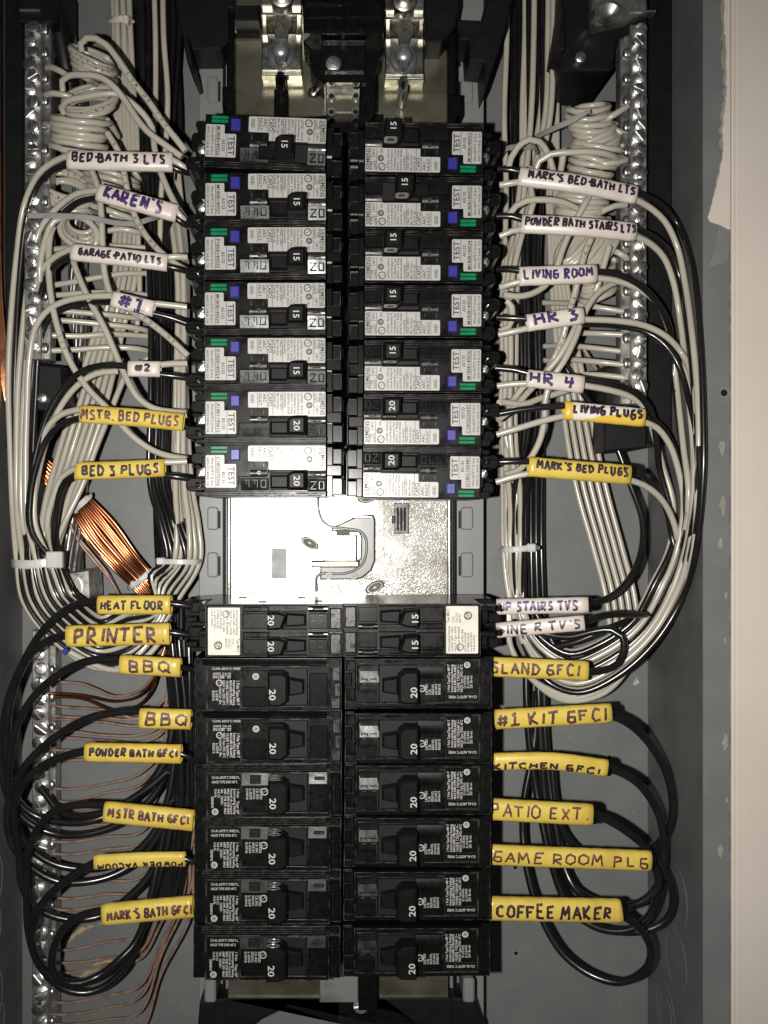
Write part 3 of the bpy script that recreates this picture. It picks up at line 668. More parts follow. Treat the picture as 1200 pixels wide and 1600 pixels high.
    b.t('SIEMENS', 91.6, -36.2, HP, 6.0, maxw=34, align='fit')
    b.build('label_print', M['print'], d)
    # recessed trip lever window
    b = BB(); b.r(-19.5, 7, -12.6, -2, H-2, H-0.9, 0.2); b.build('window_recess', M['hole'], t)
    b = BB(); b.hump(-19.5, 7, -2, 10, H-2, H+0.3, 0.7); b.rg(-5, 3.6, H-0.6, H+0.7, 1.2, 3.2, 12); b.r(-18.5, -15, -12, -3, H-1.4, H, 0.3); b.r(0.5, 4, -12, -3, H-1.4, H, 0.3)
    b.build('calibration_plate', M['worn'], t)
    b = BB(); b.ramp(-34, 10.4, 12, 31, H-3, H+0.8, 13)
    d = b.build('off_plate', M['lit_gloss'], t)
    b = BB()
    for k, s_ in enumerate('OFF'): pass
    for k in range(3):
        u = -29+k*13.2
        b.r(u, u+8.5, 14.5, 16, H-1, H+0.62, 0.15); b.r(u+7.5, u+9, 14.5, 27, H-1, H+0.6, 0.15)
        if k == 2: b.r(u, u+1.5, 14.5, 27, H-1, H+0.6, 0.15); b.r(u, u+8.5, 25.5, 27, H-1, H+0.45, 0.15)
        else: b.r(u+3.4, u+4.8, 14.5, 22, H-1, H+0.6, 0.15)
    b.build('embossed_lettering', M['emboss'], d)
    b = BB(); b.hump(72, 98.5, 0.8, 12, H-2, H+0.3, 0.5); b.r(80, 91, 5.0, 8.4, H-1, H+1.0, 0.3); b.build('on_plate', M['worn'], t)
    b = BB(); b.ramp(71.5, 99, 13, 33.5, H-3, H+1.0, 14)
    d = b.build('on_plate', M['lit_gloss'], t)
    b = BB()
    b.r(88, 90, 17, 30, H-2, H+0.9, 0.2); b.r(95, 97, 17, 30, H-2, H+0.9, 0.2); b.r(88, 97, 17, 18.6, H-1, H+0.9, 0.2); b.r(88, 97, 28.4, 30, H-1, H+0.8, 0.2)
    b.r(74.5, 85, 17, 18.8, H-1, H+0.9, 0.2); b.r(74.5, 85, 28.2, 30, H-1, H+0.8, 0.2)
    b.pl([(83, 18.5), (85, 18.5), (76.8, 28.5), (74.5, 28.5)], H-1, H+0.85, 0.2)
    b.build('embossed_lettering', M['emboss'], d)
    # handle recess: dark floor with a raised rim
    b = BB(); b.r(12, 71, 2, 32, H-2, H-1.1, 0.1); b.build('handle_recess', M['hole'], t)
    b = BB(); b.r(12, 71, 0.5, 2, H-2, H+0.3, 0.3); b.r(12, 71, 31, 33, H-2, H+0.3, 0.4); b.r(10.8, 12.4, 1, 33, H-2, H+0.3, 0.3); b.build('recess_rim', M['gloss'], t)
    b = BB()
    b.pl([(41, 8), (48, 2.5), (69.5, 2.5), (69.5, 31), (41, 31)], H-1, H+12, 1.2)
    b.pl([(13, 8), (41, 8), (41, 28), (13, 28)], H-1, H+2.2, 0.8)
    d = b.build('switch_handle', M['handle'], t)
    b = BB(); b.t(amp, 51.2, 10.4, H+12.04, 9.4, maxw=13.5, align='fit'); b.build('rating_number', M['print_white'], d)
    # hollow end of the handle with its oval opening
    def endface(bb, u0, u1, v, h0, h1, m, nm):
        n = 16; vs = []; fs = []; uc, hc = (u0+u1)/2, (h0+h1)/2
        for i in range(n):
            a = 2*math.pi*(i+0.5)/n; ca, sa = math.cos(a), math.sin(a); k = 1/max(abs(ca), abs(sa))
            for (ku, kh, dv) in (((u1-u0)/2*k, (h1-h0)/2*k, 0), ((u1-u0)/2*0.6, (h1-h0)/2*0.5, 0), ((u1-u0)/2*0.52, (h1-h0)/2*0.42, 3)):
                vs.append(((uc+ku*ca)*K, -(v+dv)*K, hc+kh*sa))
        for i in range(n):
            a, b2 = 3*i, 3*((i+1) % n)
            fs += [(a, b2, b2+1, a+1), (a+1, b2+1, b2+2, a+2)]
        fs.append(tuple(3*i+2 for i in range(n)))
        bb.add(vs, fs)
    b = BB(); endface(b, 49, 69.5, 2.2, H+3, H+11.2, None, None); b.build('handle_end', M['handle_end_lit'], d)
    return t
M['lit_gloss'] = mat('polished_black_plastic', (0.006, 0.006, 0.006), 0.29, spec=0.26, noise=(300, (0.012, 0.012, 0.012), 0.6), bump=(420, 0.35, 0.12), rnoise=(150, 0.22, 0.4))
M['emboss'] = mat('raised_black_plastic', (0.008, 0.008, 0.008), 0.25, spec=0.4)
M['semi'] = mat('satin_black_plastic', (0.006, 0.006, 0.006), 0.36, spec=0.3, noise=(300, (0.012, 0.012, 0.012), 0.6), bump=(420, 0.35, 0.12), rnoise=(150, 0.3, 0.48))
M['handle'] = mat('matt_black_handle', (0.004, 0.004, 0.0042), 0.42, spec=0.12, noise=(200, (0.008, 0.008, 0.008), 0.8), bump=(900, 0.15, 0.04))
M['handle_end_lit'] = mat('flash_lit_handle_plastic', (0.07, 0.07, 0.068), 0.3, noise=(300, (0.16, 0.16, 0.15), 0.7))  # lighter grey of the flash-lit handle end is put into its colour

def setup_breaker(t, cx, cy, flip, serial, series, label, group, amp=None, du=0.0, tilt=0.0, sc=(1, 1, 1)):
    t['label'] = label; t['group'] = group
    h = 0.0
    place(t, (X(cx, 98), Y(cy, 98), 0), (math.pi if flip else 0)+R(tilt), sc)
    for c in t.children:
        if c.name.startswith('data_label'):
            b = BB(); HP = 98.02
            b.t(series, -63.4, (-1 if not series.startswith('B') else 2), HP, 5.2, maxw=18, align='fit'); b.t(serial, -71.6, -21.5, HP, 5.4, maxw=46, align='fit')
            b.build('serial_print', M['print'], c)
        if c.name.startswith('switch_handle') and du:
            c.location.x += du*K*0.001
        if amp and c.name.startswith('switch_handle'):
            for g in list(c.children):
                if g.name.startswith('rating_number'):
                    b = BB(); b.t(amp, 51.2, 9.4, 110.04, 9.4, maxw=16, align='fit'); g.data = b.build('tmp', M['print_white']).data
                    bpy.data.objects.remove(bpy.data.objects['tmp'])
proto = make_afci(); first = True
LEFT = [(410, 221, 'M1808140026', 'A5133', '15', -18, -2.2), (410, 310, 'M1808140027', 'A5133', '15', 0, 0), (409.5, 394, 'P1808140025', 'A5133', '15', 0, 0.2),
        (409, 481, 'M1808140029', 'A5133', '15', 0, 0), (409.5, 567, 'K1808140024', 'A5133', '15', 0, 0), (410, 651, 'A1801190612', 'B5133', '20', 0, 0.2), (410, 735, 'C1802070306', 'B5133', '20', 0, 0)]
RIGHT = [(666.5, 231, 'M1808140023', 'A5133', '15', 0, -1.0), (666.5, 316, 'M1808140022', 'A5133', '15', -18, -0.4), (666.5, 400, 'M1808140024', 'A5133', '15', 0, -0.3),
         (666, 486, 'M1808140025', 'A5133', '15', 0, -0.2), (665.5, 572, 'M1808140026', 'A5133', '15', 0, -0.2), (664.5, 656, 'C1802026697', 'B5133', '20', 0, -0.2), (663.5, 739, 'D1801100481', 'B5133', '20', 0, -0.5)]
ordn = ['topmost', 'second', 'third', 'fourth', 'fifth', 'sixth', 'seventh']
G_AF = 'breakers with grey test labels above the bare bus plate'
for side, rows in (('left', LEFT), ('right', RIGHT)):
    for i, (cx, cy, ser, se, amp, du, tl) in enumerate(rows):
        t = proto if first else copy_tree(proto_clean)
        if first: proto_clean = copy_tree(proto)
        first = False
        setup_breaker(t, cx, cy, side == 'right', ser, se, '%s amp black breaker with test label, serial %s, %s down the %s column' % (amp, ser, ordn[i], side),
                      G_AF, amp if amp != '15' else None, du, tl, (1, 1, 1) if side == 'left' else (0.968, 0.985, 1))
def kill(o):
    for c in list(o.children): kill(c)
    bpy.data.objects.remove(o)
kill(proto_clean)

def make_mpt(kind, amp='20'):
    """kind 0: older MP-T print, 1: ovals and clips, 2: right-column style"""
    t = thing('circuit_breaker', 'x', 'breaker', (0, 0, 0)); H = 98.0; HP = H+0.06
    b = BB(); b.pl([(-117, -41), (114, -41), (114, 41), (-117, 41)], 46, H-3.2, 0.5); b.build('body', M['black'], t)
    b = BB(); b.r(-97, 96, -30, 39.5, H-4, H, 0.45); b.build('front_cover', M['black'], t)
    bead(t, [(-117, 114, -41, 41, H-3.0), (-97.4, 96.4, -30.4, 39.8, H+0.1), (-96, -43.5, -28.6, 38, H+0.1), (0, 63, -30, 33, H+0.75), (98, 113, -29, -5, H-1.4)], H, [(64, 92, 33, 33.8, H, H+0.6), (-42, 0, 33.6, 34.4, H, H+0.6), (-42, -41.2, -10, 34, H, H+0.6)])
    if kind < 2:
        b = BB()
        for k in range(4): b.r(-104, 90, -40.4+k*2.6, -38.6+k*2.6, H-4, H-1.6+0.25*k, 0.35)
        b.build('ribbed_edge', M['worn'] if kind else M['gloss'], t)
    else:
        b = BB(); b.r(-104, 100, 39.8, 41, H-4, H-1.0, 0.3); b.r(-70, 96, -40.5, -36, H-4, H-2.2, 0.4); b.r(-96, -30, -35, -31.5, H-4, H-1.4, 0.4); b.build('ribbed_edge', M['black'], t)
    b = BB()
    if kind < 2:
        b.r(-116, -99, -32, -18, 60, 92, 0.5); b.r(-116, -98, 18, 38, 60, 93, 0.5); b.r(-100, -97, -20, 20, 60, 93, 0.4); b.r(-119, -115, -18, 18, 60, 84, 0.4)
    else:
        b.rr(-124, -99, -34, -4, 50, 80, 2.5, 0.6); b.rr(-119, -97, -6, 34, 50, 92, 1.2, 0.5); b.r(-112, -98, -38, -30, 60, 93, 0.4)
        b.r(-118, -100, 6, 9, 60, 94, 0.3); b.r(-118, -100, 20, 23, 60, 94, 0.3)
    b.build('terminal_block', M['black'], t)
    if kind < 2:
        b = BB(); b.sc(-107, -2, 66, 78, 6, 1.0); b.build('terminal_screw', M['screw'] if kind == 0 else M['gloss'], t)
    b = BB(); b.r(99, 112, -28, -6, H-4, H-1.6, 0.4); b.r(103, 113, -4, 18, H-4, H-1.0, 0.4); b.r(97, 112, 20, 38, H-4, H-2, 0.4); b.r(97.2, 98.6, -28, 36, H-4, H-0.7, 0.2); b.build('end_step', M['worn'] if kind == 0 else M['black'], t)
    # handle recess, rim, handle
    b = BB(); b.r(2, 60, -27, 30, H-1, H+0.15, 0.05); b.build('handle_recess', M['hole'], t)
    b = BB(); b.r(1, 61, 30, 32, H-1, H+0.9, 0.3); b.r(60, 62, -27, 31, H-1, H+0.9, 0.3); b.r(1, 61, -29, -27.4, H-1, H+0.7, 0.3); b.build('recess_rim', M['gloss'], t)
    b = BB(); b.pl([(1.5, -25), (24, -25), (32, -20), (32, 18), (22, 26), (1.5, 26)], H, H+11, 1.0); b.pl([(32, -14), (56, -10), (56, 10), (32, 14)], H, H+5, 0.8)
    d = b.build('switch_handle', M['handle'], t)
    b = BB(); b.t(amp, 4.2, -1.0 if kind < 2 else -15, H+11.05, 9.8, maxw=17, align='fit'); b.build('rating_number', M['print_white'], d)
    if kind == 1:
        for k, v in enumerate((-26.5,)):
            b = BB(); n = 14
            for (uc, hh) in ((11, H+8.2), (11, H+3.0)):
                vs = []; fs = []
                for i in range(n):
                    a = 2*math.pi*i/n
                    for kk, dv in ((1.0, 0), (0.9, -1.2), (0.72, -1.2), (0.6, 0.4)): vs.append(((uc+11*kk*math.cos(a))*K, -(v+dv)*K, hh+2.0*kk*math.sin(a)))
                for i in range(n):
                    a, b2 = 4*i, 4*((i+1) % n)
                    for q_ in range(3): fs.append((a+q_, b2+q_, b2+q_+1, a+q_+1))
                b.add(vs, fs)
            b.build('handle_end', M['handle_end_lit'], d)
    # clips / windows
    if kind == 1:
        b = BB(); b.ramp(-42, 3.5, -29, -11, H-3, H+1.2, 11, False); b.build('off_plate', M['semi'], t)
        b = BB(); b.r(-29, -12, -26.5, -13, H-1, H+1.3, 0.3); b.build('off_plate', M['hole'], t)
        b = BB()
        for (a0, a1, c0, c1) in ((-27, -14, -25, -23), (-27, -14, -17, -15), (-27, -25, -25, -15), (-16, -14, -25, -15), (-24, -17, -21, -19)): b.r(a0, a1, c0, c1, H, H+1.8, 0.3)
        b.build('off_plate', M['worn'], t)
        b = BB(); b.ramp(63, 91, -30, -13, H-3, H+1.2, 12, False); b.build('on_plate', M['semi'], t)
        b = BB(); b.rr(71, 88, -24, -19, H, H+1.7, 0.7, 0.4); b.build('on_plate', M['worn'], t)
    if kind == 0:
        b = BB(); b.r(64, 92, -20, 33, H-1, H+0.7, 0.4); b.r(-40, -3, 2, 34, H-1, H+0.5, 0.4); b.r(-44, 0, -24, -22.5, H-1, H+0.5, 0.2); b.build('on_plate', M['gloss'], t)
    if kind == 2:
        b = BB(); b.r(61, 91, -10, 30, H-2, H+0.3, 0.3); b.ramp(61, 91, 4, 30, H-2, H+1.4, 12); d = b.build('on_plate', M['lit_gloss'], t)
        b = BB()
        b.r(78, 80, -2, 10, H, H+1.3, 0.2); b.r(87, 89, -2, 10, H, H+1.3, 0.2); b.r(78, 89, -2, -0.4, H, H+1.3, 0.2); b.r(78, 89, 8.4, 10, H, H+1.3, 0.2)
        b.r(64, 75, -2, -0.2, H, H+1.3, 0.2); b.r(64, 75, 8.2, 10, H, H+1.3, 0.2); b.pl([(73, -0.2), (75, -0.2), (66, 8.2), (64, 8.2)], H, H+1.2, 0.2)
        b.build('embossed_lettering', M['emboss'], d)
        b = BB(); b.hump(-40, 0, 6, 32, H-2, H+0.5, 0.8); b.build('off_plate', M['black'], t)
        b = BB()
        for k in range(3):
            u = -35+k*12.5; b.r(u, u+1.4, 4, 16, H, H+1.0, 0.2); b.r(u+5, u+6.2, 4, 16, H, H+0.9, 0.2); b.r(u, u+6, 4, 5.2, H, H+0.8, 0.2)
        b.build('embossed_lettering', M['black'], t)
        b = BB(); b.r(-95, -45, -15, -14, H, H+0.4, 0.1); b.r(-44, -43, -28, 36, H, H+0.5, 0.1); b.build('cover_seam', M['worn'], t)
    # white print
    b = BB()
    if kind == 0:
        b.t('CU/AL 60/75°C WIRE', -88, -24.5, HP, 3.8, 0, maxw=44, align='fit'); b.t('AWG  14-10', -87, -16.5, HP, 3.6, 0, maxw=28, align='fit'); b.t('IN-LBS  25', -87, -11, HP, 3.6, 0, maxw=28, align='fit'); b.line(-87, -15, -58, -15, HP, 0.5); b.line(-71.5, -20.5, -71.5, -11, HP, 0.5)
        for i, s_ in enumerate(['1 Pole Type MP-T', 'Interrupting Rating', 'MAX.RMS SYM.AMPS.', '10,000 120/240V~', 'HACR Type, SWD, 40°C', 'Listed Cir. Bkr.', 'L-5539', 'E62615']):
            b.t(s_, -50-i*5.4, (-8 if i < 5 else (2 if i == 5 else 8)), HP, 3.9 if i else 4.8, maxw=(39 if i < 5 else (28 if i == 5 else 16)), align='fit')
        ul(b, -77, -4, HP, 5.2); csa(b, -20, -14, HP, 5.2)
    elif kind == 1:
        b.t('CU-AL 60/75°C WIRE P.L.', -89, -20.5, HP, 4.0, 0, maxw=44, align='fit'); b.t('HACR TYPE SWD 40°C', -89, -13.5, HP, 4.0, 0, maxw=40, align='fit')
        for i, s_ in enumerate(['1 Pole   Type QP', 'Interrupting Rating', 'Pouvoir de Coupure', 'MAX. RMS SYM AMPS', 'AMP. SYM. EFF. MAX', '10kA   120/240V~', '14-8 CU', '12-8 AL', 'SIEMENS']):
            b.t(s_, -50-i*5.0, -5+(i == 8)*12, HP, 3.7, maxw=(40 if i < 5 else 26 if i < 6 else 14 if i < 8 else 18), align='fit')
        csa(b, -84, 31, HP, 5.2); ul(b, -6.5, 0, HP, 5.8)
        for i, s_ in enumerate(['LISTED', 'C.B. ENC', 'ISSUE NO.', 'L-5539', 'E10918']): b.t(s_, -14-(i)*5.4, -5, HP, 3.6, maxw=17, align='fit')
    else:
        for i, s_ in enumerate(['1 Pole Type/Tipo MP-T', 'Interrupting Rating', 'MAX.RMS SYM.AMPS.', '10,000 120/240 V~', 'HACR Type, SWD, 40°C', 'CU 14-8 AWG', 'AL 12-8 AWG', '25 lb-in']):
            b.t(s_, -50-i*5.0, -13+(6 if i > 4 else 0), HP, 3.8, maxw=(44 if i < 5 else 20), align='fit')
        csa(b, -77, 30, HP, 5.0); b.t('CU-AL 60/75°C WIRE', -92, -18.5, HP, 4.2, 0, maxw=44, align='fit')
        ul(b, -6, -7, HP, 5.6)
        for i, s_ in enumerate(['LISTED', 'C.B.', 'ISSUE NO.', 'AO-6415', 'E62615']): b.t(s_, -15-i*5.0, -17+(7 if i == 1 else 0)*0, HP, 3.6, maxw=(9 if i == 1 else 17), align='fit')
    b.build('cover_print', M['print_white'], t)
    return t
LO = [(1071, 0), (1153, 0), (1237, 1), (1321, 1), (1404, 1), (1492, 1)]
RO = [(1069, 2), (1155, 2), (1236, 2), (1318, 2), (1402, 2), (1490, 2)]
protos = {}
sl_l = ['beside the upper sleeve marked BBQ', 'beside the lower sleeve marked BBQ', 'just above the sleeve marked MSTR BATH GFCI', 'beside the upside-down yellow sleeve', "just above the sleeve marked MARK'S BATH GFCI", 'lowest in the left column']
sl_r = ['beside the sleeve marked ISLAND GFCI', 'beside the sleeve marked #1 KIT GFCI', 'just above the sleeve marked PATIO EXT.', 'beside the sleeve marked GAME ROOM', 'beside the sleeve marked COFFEE MAKER', 'lowest in the right column']
G_MP = 'single black 20 amp breakers below the bare bus plate'
for side, rows, cxs in (('l', LO, (419.5, 420, 420, 419, 418.5, 417.5)), ('r', RO, (653, 653, 652.5, 651.5, 650.5, 650))):
    for i, (cy, kd) in enumerate(rows):
        if kd in protos: t = copy_tree(protos[kd])
        else: t = make_mpt(kd); protos[kd] = t
        t['label'] = 'black single 20 amp breaker with white print, '+(sl_l if side == 'l' else sl_r)[i]; t['group'] = G_MP
        place(t, (X(cxs[i], 98), Y(cy, 98), 0), (math.pi if side == 'r' else 0)+R(random.uniform(-.3, .3)), (1, 1.0, 1) if side == 'l' else (1, 0.985, 1))

def make_tandem(amp):
    t = thing('tandem_breaker', 'x', 'breaker', (0, 0, 0)); H = 98.0; HP = H+0.06
    b = BB(); b.pl([(-100, -41), (116, -41), (116, 41), (-100, 41)], 46, H-2, 0.5); b.pl([(-148, -38), (-100, -41), (-100, 41), (-130, 41), (-148, 30)], 46, 70, 0.5); b.build('body', M['gloss'], t)
    b = BB(); b.r(-97, 94, -40, 40, H-3, H-0.6, 0.4); b.build('front_cover', M['black'], t)
    bead(t, [(-99, 115, -41, -1, H-0.3), (-99, 115, 0, 40.5, H-0.3), (1, 61, -33, -1.6, H+0.1), (1, 61, 7, 38.4, H+0.1), (61.5, 93, -40, -2, H+0.3), (61.5, 93, 0.6, 38, H+0.3)], H)
    for v in (-40, 0):
        b = BB(); b.rr(-116, -99, v+4, v+30, 60, 86, 1.5, 0.5); b.rr(-140, -112, v+2, v+20, 60, 76, 2.4, 0.6); b.r(-126, -99, v+28, v+36, 60, 92, 0.6); b.r(-140, -120, v+24, v+34, 60, 82, 0.5); b.r(-112, -104, v+8, v+12, 60, 92, 0.4)
        b.build('terminal_block', M['gloss'], t)
        b = BB(); b.r(95, 114, v+4, v+38, H-4, H-0.2, 0.7); b.build('end_step', M['worn'], t)
        b = BB(); b.hump(62, 92, v+1, v+11, H-1.5, H+0.6, 0.6); b.r(62, 92, v+13, v+37, H-1.5, H+0.3, 0.4); b.build('on_plate', M['gloss'], t)
        b = BB(); b.r(68, 86, v+4, v+8, H, H+1.2, 0.4); b.r(64, 66, v+18, v+20, H, H+0.9, 0.2)
        for k in range(2):
            b.r(66+k*12, 73+k*12, v+16, v+17.4, H, H+0.9, 0.2); b.r(66+k*12, 73+k*12, v+25, v+26.4, H, H+0.9, 0.2)
        b.build('embossed_lettering', M['worn'], t)
        b = BB(); b.r(-40, 0, v+2, v+11, H-1.5, H+0.2, 0.5); b.rr(-28, -14, v+3, v+9, H-1, H+0.8, 0.6, 0.3); b.r(-41, 0, v+13, v+37, H-1.5, H, 0.4); b.build('off_plate', M['black'], t)
        b = BB()
        for k in range(3): b.r(-36+k*12, -29+k*12, v+17, v+18.2, H-1, H+0.5, 0.2)
        b.r(-12, -5, v+26, v+27, H-1, H+0.5, 0.2); b.build('embossed_lettering', M['worn'], t)
        b = BB(); b.r(2, 60, v+10, v+37, H-1, H-0.3, 0.05); b.build('handle_recess', M['hole'], t)
        b = BB(); b.r(2, 60, v+37, v+39, H-1, H+0.5, 0.3); b.r(2, 60, v+8, v+9.5, H-1, H+0.4, 0.3); b.build('recess_rim', M['gloss'], t)
        b = BB(); b.pl([(0, v+8), (16, v+8), (30, v+12), (22, v+34), (0, v+36)], H-1, H+10, 1.0); b.pl([(28, v+12), (58, v+14), (58, v+31), (26, v+33)], H-1, H+3, 0.8)
        d = b.build('switch_handle', M['handle'], t)
        b = BB(); b.t(amp, 1.2, v+12 if amp == '20' else v+13, H+10.05, 9.6, maxw=16, align='fit'); b.build('rating_number', M['print_white'], d)
    b = BB(); b.rr(-95, -45, -36, 38, H-1, H+0.1, 0.5, 0); d = b.build('rating_label', M['paper_white'], t)
    HP = H+0.16; b = BB()
    for i, s_ in enumerate(['Interrupting Rating', '10,000A 120V~ 240V~', 'HACR Type SWD', 'Circuit Breaker']): b.t(s_, -51-i*5, -33, HP, 3.2, maxw=40, align='fit')
    b.t('Type MH-T', -50, 12, HP, 4.4, maxw=22)
    for i, s_ in enumerate(['CTL', 'CSA 22.2', '60/75']): b.t(s_, -58-i*5, 12, HP, 3.4, maxw=16)
    for i, s_ in enumerate(['LISTED 180R', 'ISSUE AO-5538', 'E10848 CU-AL', 'Use 60/75°C Wire', '14-8 AWG']): b.t(s_, -72-i*4.6, (-20 if i == 0 else -33), HP, 3.2, maxw=30 if i else 22)
    ul(b, -67, -26, HP, 5.8); csa(b, -79, 23, HP, 6.6); b.build('label_print', M['print'], d)
    # moulded top edge with small vents
    b = BB()
    for (u, z) in ((-60, 60), (-20, 84), (40, 62), (70, 80)): b.box(u*K, (u+12)*K, 41*K, 41.8*K, z, z+2.5, 0.1)
    b.build('vent_slot', M['hole'], t)
    return t
ta = make_tandem('20'); ta['label'] = 'twin 20 amp black breaker with white label, left side under bare bus plate'; ta['group'] = 'twin breakers under the bus plate'
place(ta, (X(420, 98), Y(985.5, 98), 0))
tb = make_tandem('15'); tb['label'] = 'twin 15 amp black breaker with white label, right side under bare bus plate'; tb['group'] = 'twin breakers under the bus plate'
place(tb, (X(652, 98), Y(985, 98), 0), math.pi, (1, 1, 1))

# ------------------------------------------------------------------ terminal bars
def bar(name, label, cat, x0, x1, xs, y0, y1, h0, h1, side, pitch, screws=True, extra=None):
    """x0..x1 front face, xs outer end of the drilled side flank"""
    t = thing(name, label, cat, P((x0+x1)/2, (y0+y1)/2, h0)); og = P((x0+x1)/2, (y0+y1)/2, h0)
    q = MB(); pbox(q, x0, x1, y0, y1, h0, h1, 0.5); q.build('bar_body', M['alu'], t, og)
    q = MB(); pbox(q, min(x1 if side > 0 else xs, xs if side > 0 else x0), max(x1 if side > 0 else xs, xs if side > 0 else x0), y0, y1, h0, h1-6, 0.5); q.build('bar_flank', M['alu'], t, og)
    y = y0+pitch*0.6; i = 0
    while y < y1-6:
        off = (-2.2 if i % 2 else 2.2)
        q = MB(); cx = (x0+x1)/2+off; r = (2.9 if h1 > 30 else 3.5)*(1.0 if i % 3 else 1.15)
        q.slot_screw(0, 0, -2, 2.4+random.uniform(-.6, .9), r, random.uniform(0, 3.1), dome=0.3)
        o = q.build('screw', M['screw'], t)
        o.matrix_local = Matrix.Translation((P(cx, y, h1)-og)*0.001) @ Matrix.Rotation(R(random.uniform(-14, 14)), 4, 'X') @ Matrix.Rotation(R(random.uniform(-10, 10)), 4, 'Y')
        if i % 2 == 0:
            q = MB(); xc = (x1+xs)/2 if side > 0 else (x0+xs)/2
            q.lathe(0, 0, [(2.2, -2), (2.2, 1.0), (1.6, 2.0), (0.6, 2.4)], 12)
            o = q.build('wire_clamp', M['screw'], t)
            o.matrix_local = Matrix.Translation((P(xc, y+random.uniform(-3, 3), h1-6)-og)*0.001) @ Matrix.Diagonal((0.75, 1.3, 1, 1))
        y += pitch; i += 1
    return t, og
bt, bo = bar('neutral_bar', 'silver neutral bar with slotted screws at upper left of the box', 'terminal bar', 38, 65, 80, 36, 562, 44, 58, 1, 19)
q = MB(); pbox(q, 8, 37, -60, 700, 20, 46, 0.8); pbox(q, 28, 84, -60, 34, 20, 60, 0.8); q.build('bar_holder', M['dark'], bt, bo)
q = MB(); poly(q, [(44, 566), (98, 572), (100, 640), (78, 646), (46, 640)], 20, 52, 1.2); q.build('bar_holder', M['dark'], bt, bo)
q = MB(); q.slot_screw(X(66, 54), Y(622, 54), 48, 55, 2.6, 0.5); q.build('holder_screw', M['screw'], bt, bo)
q = MB(); pbox(q, 30, 62, 13, 17, 58, 62, 0.3); q.build('holder_clip', M['screw'], bt, bo)
bt, bo = bar('neutral_bar', 'silver neutral bar with slotted screws at upper right of the box', 'terminal bar', 985, 1011, 969, 38, 632, 44, 58, -1, 18.5)
q = MB(); pbox(q, 1011, 1050, -60, 692, 4, 44, 0.8); poly(q, [(944, 572), (966, 572), (966, 634), (1011, 640), (1011, 700), (944, 706)], 14, 46, 0.8); pbox(q, 965, 1012, 20, 60, 20, 50, 0.8); q.build('bar_holder', M['dark'], bt, bo)
q = MB(); poly(q, [(880, -60), (1012, -60), (1012, 38), (966, 60), (954, 110), (880, 110), (874, 74)], 14, 56, 1.0); poly(q, [(880, 6), (884, 76), (880, 78), (872, 72)], 30, 62, 0.4); q.build('lug_block', M['dark'], bt, bo)
q = MB(); poly(q, [(928, -60), (1010, -60), (1012, 16), (980, 30), (930, 40), (926, 20)], 50, 64, 1.2); q.build('neutral_lug', M['alu'], bt, bo)
q = MB(); q.ring(X(950, 70), Y(14, 70), 60, 70, 5.2, 7.0, 24, ry=0.62); q.cyl(X(950, 68), Y(14, 68), 60, 66, 5.0, 0.4); q.build('neutral_lug', M['screw'], bt, bo)
q = MB(); pbox(q, 985, 1026, 15, 18, 60, 66, 0.3); q.build('holder_clip', M['screw'], bt, bo)
q = MB(); q.slot_screw(X(908, 60), Y(88, 60), 52, 60, 2.8, 0.3); q.build('holder_screw', M['screw'], bt, bo)
bt, bo = bar('ground_bar', 'silver ground bar holding bare copper wires at lower left of the box', 'terminal bar', 50, 77, 88, 985, 1640, 6, 20, 1, 23)
# large aluminium cable lug under the left bundle
lg = thing('cable_lug', 'square grey cable lug with socket screw under the left wire bundle', 'cable lug', P(117, 918, 20)); og = P(117, 918, 20)
q = MB(); poly(q, [(91, 896), (141, 889), (143, 936), (122, 945), (91, 940)], 10, 34, 1.0); q.build('lug_body', M['alu'], lg, og)
q = MB(); q.ring(X(104, 38), Y(918, 38), 32, 37.5, 2.4, 5.2, 24); q.ring(X(104, 38), Y(918, 38), 32, 36.5, 5.4, 7.4, 24); q.cyl(X(104, 36), Y(918, 36), 32, 35, 2.3, 0.1); q.build('socket_screw', M['screw'], lg, og)

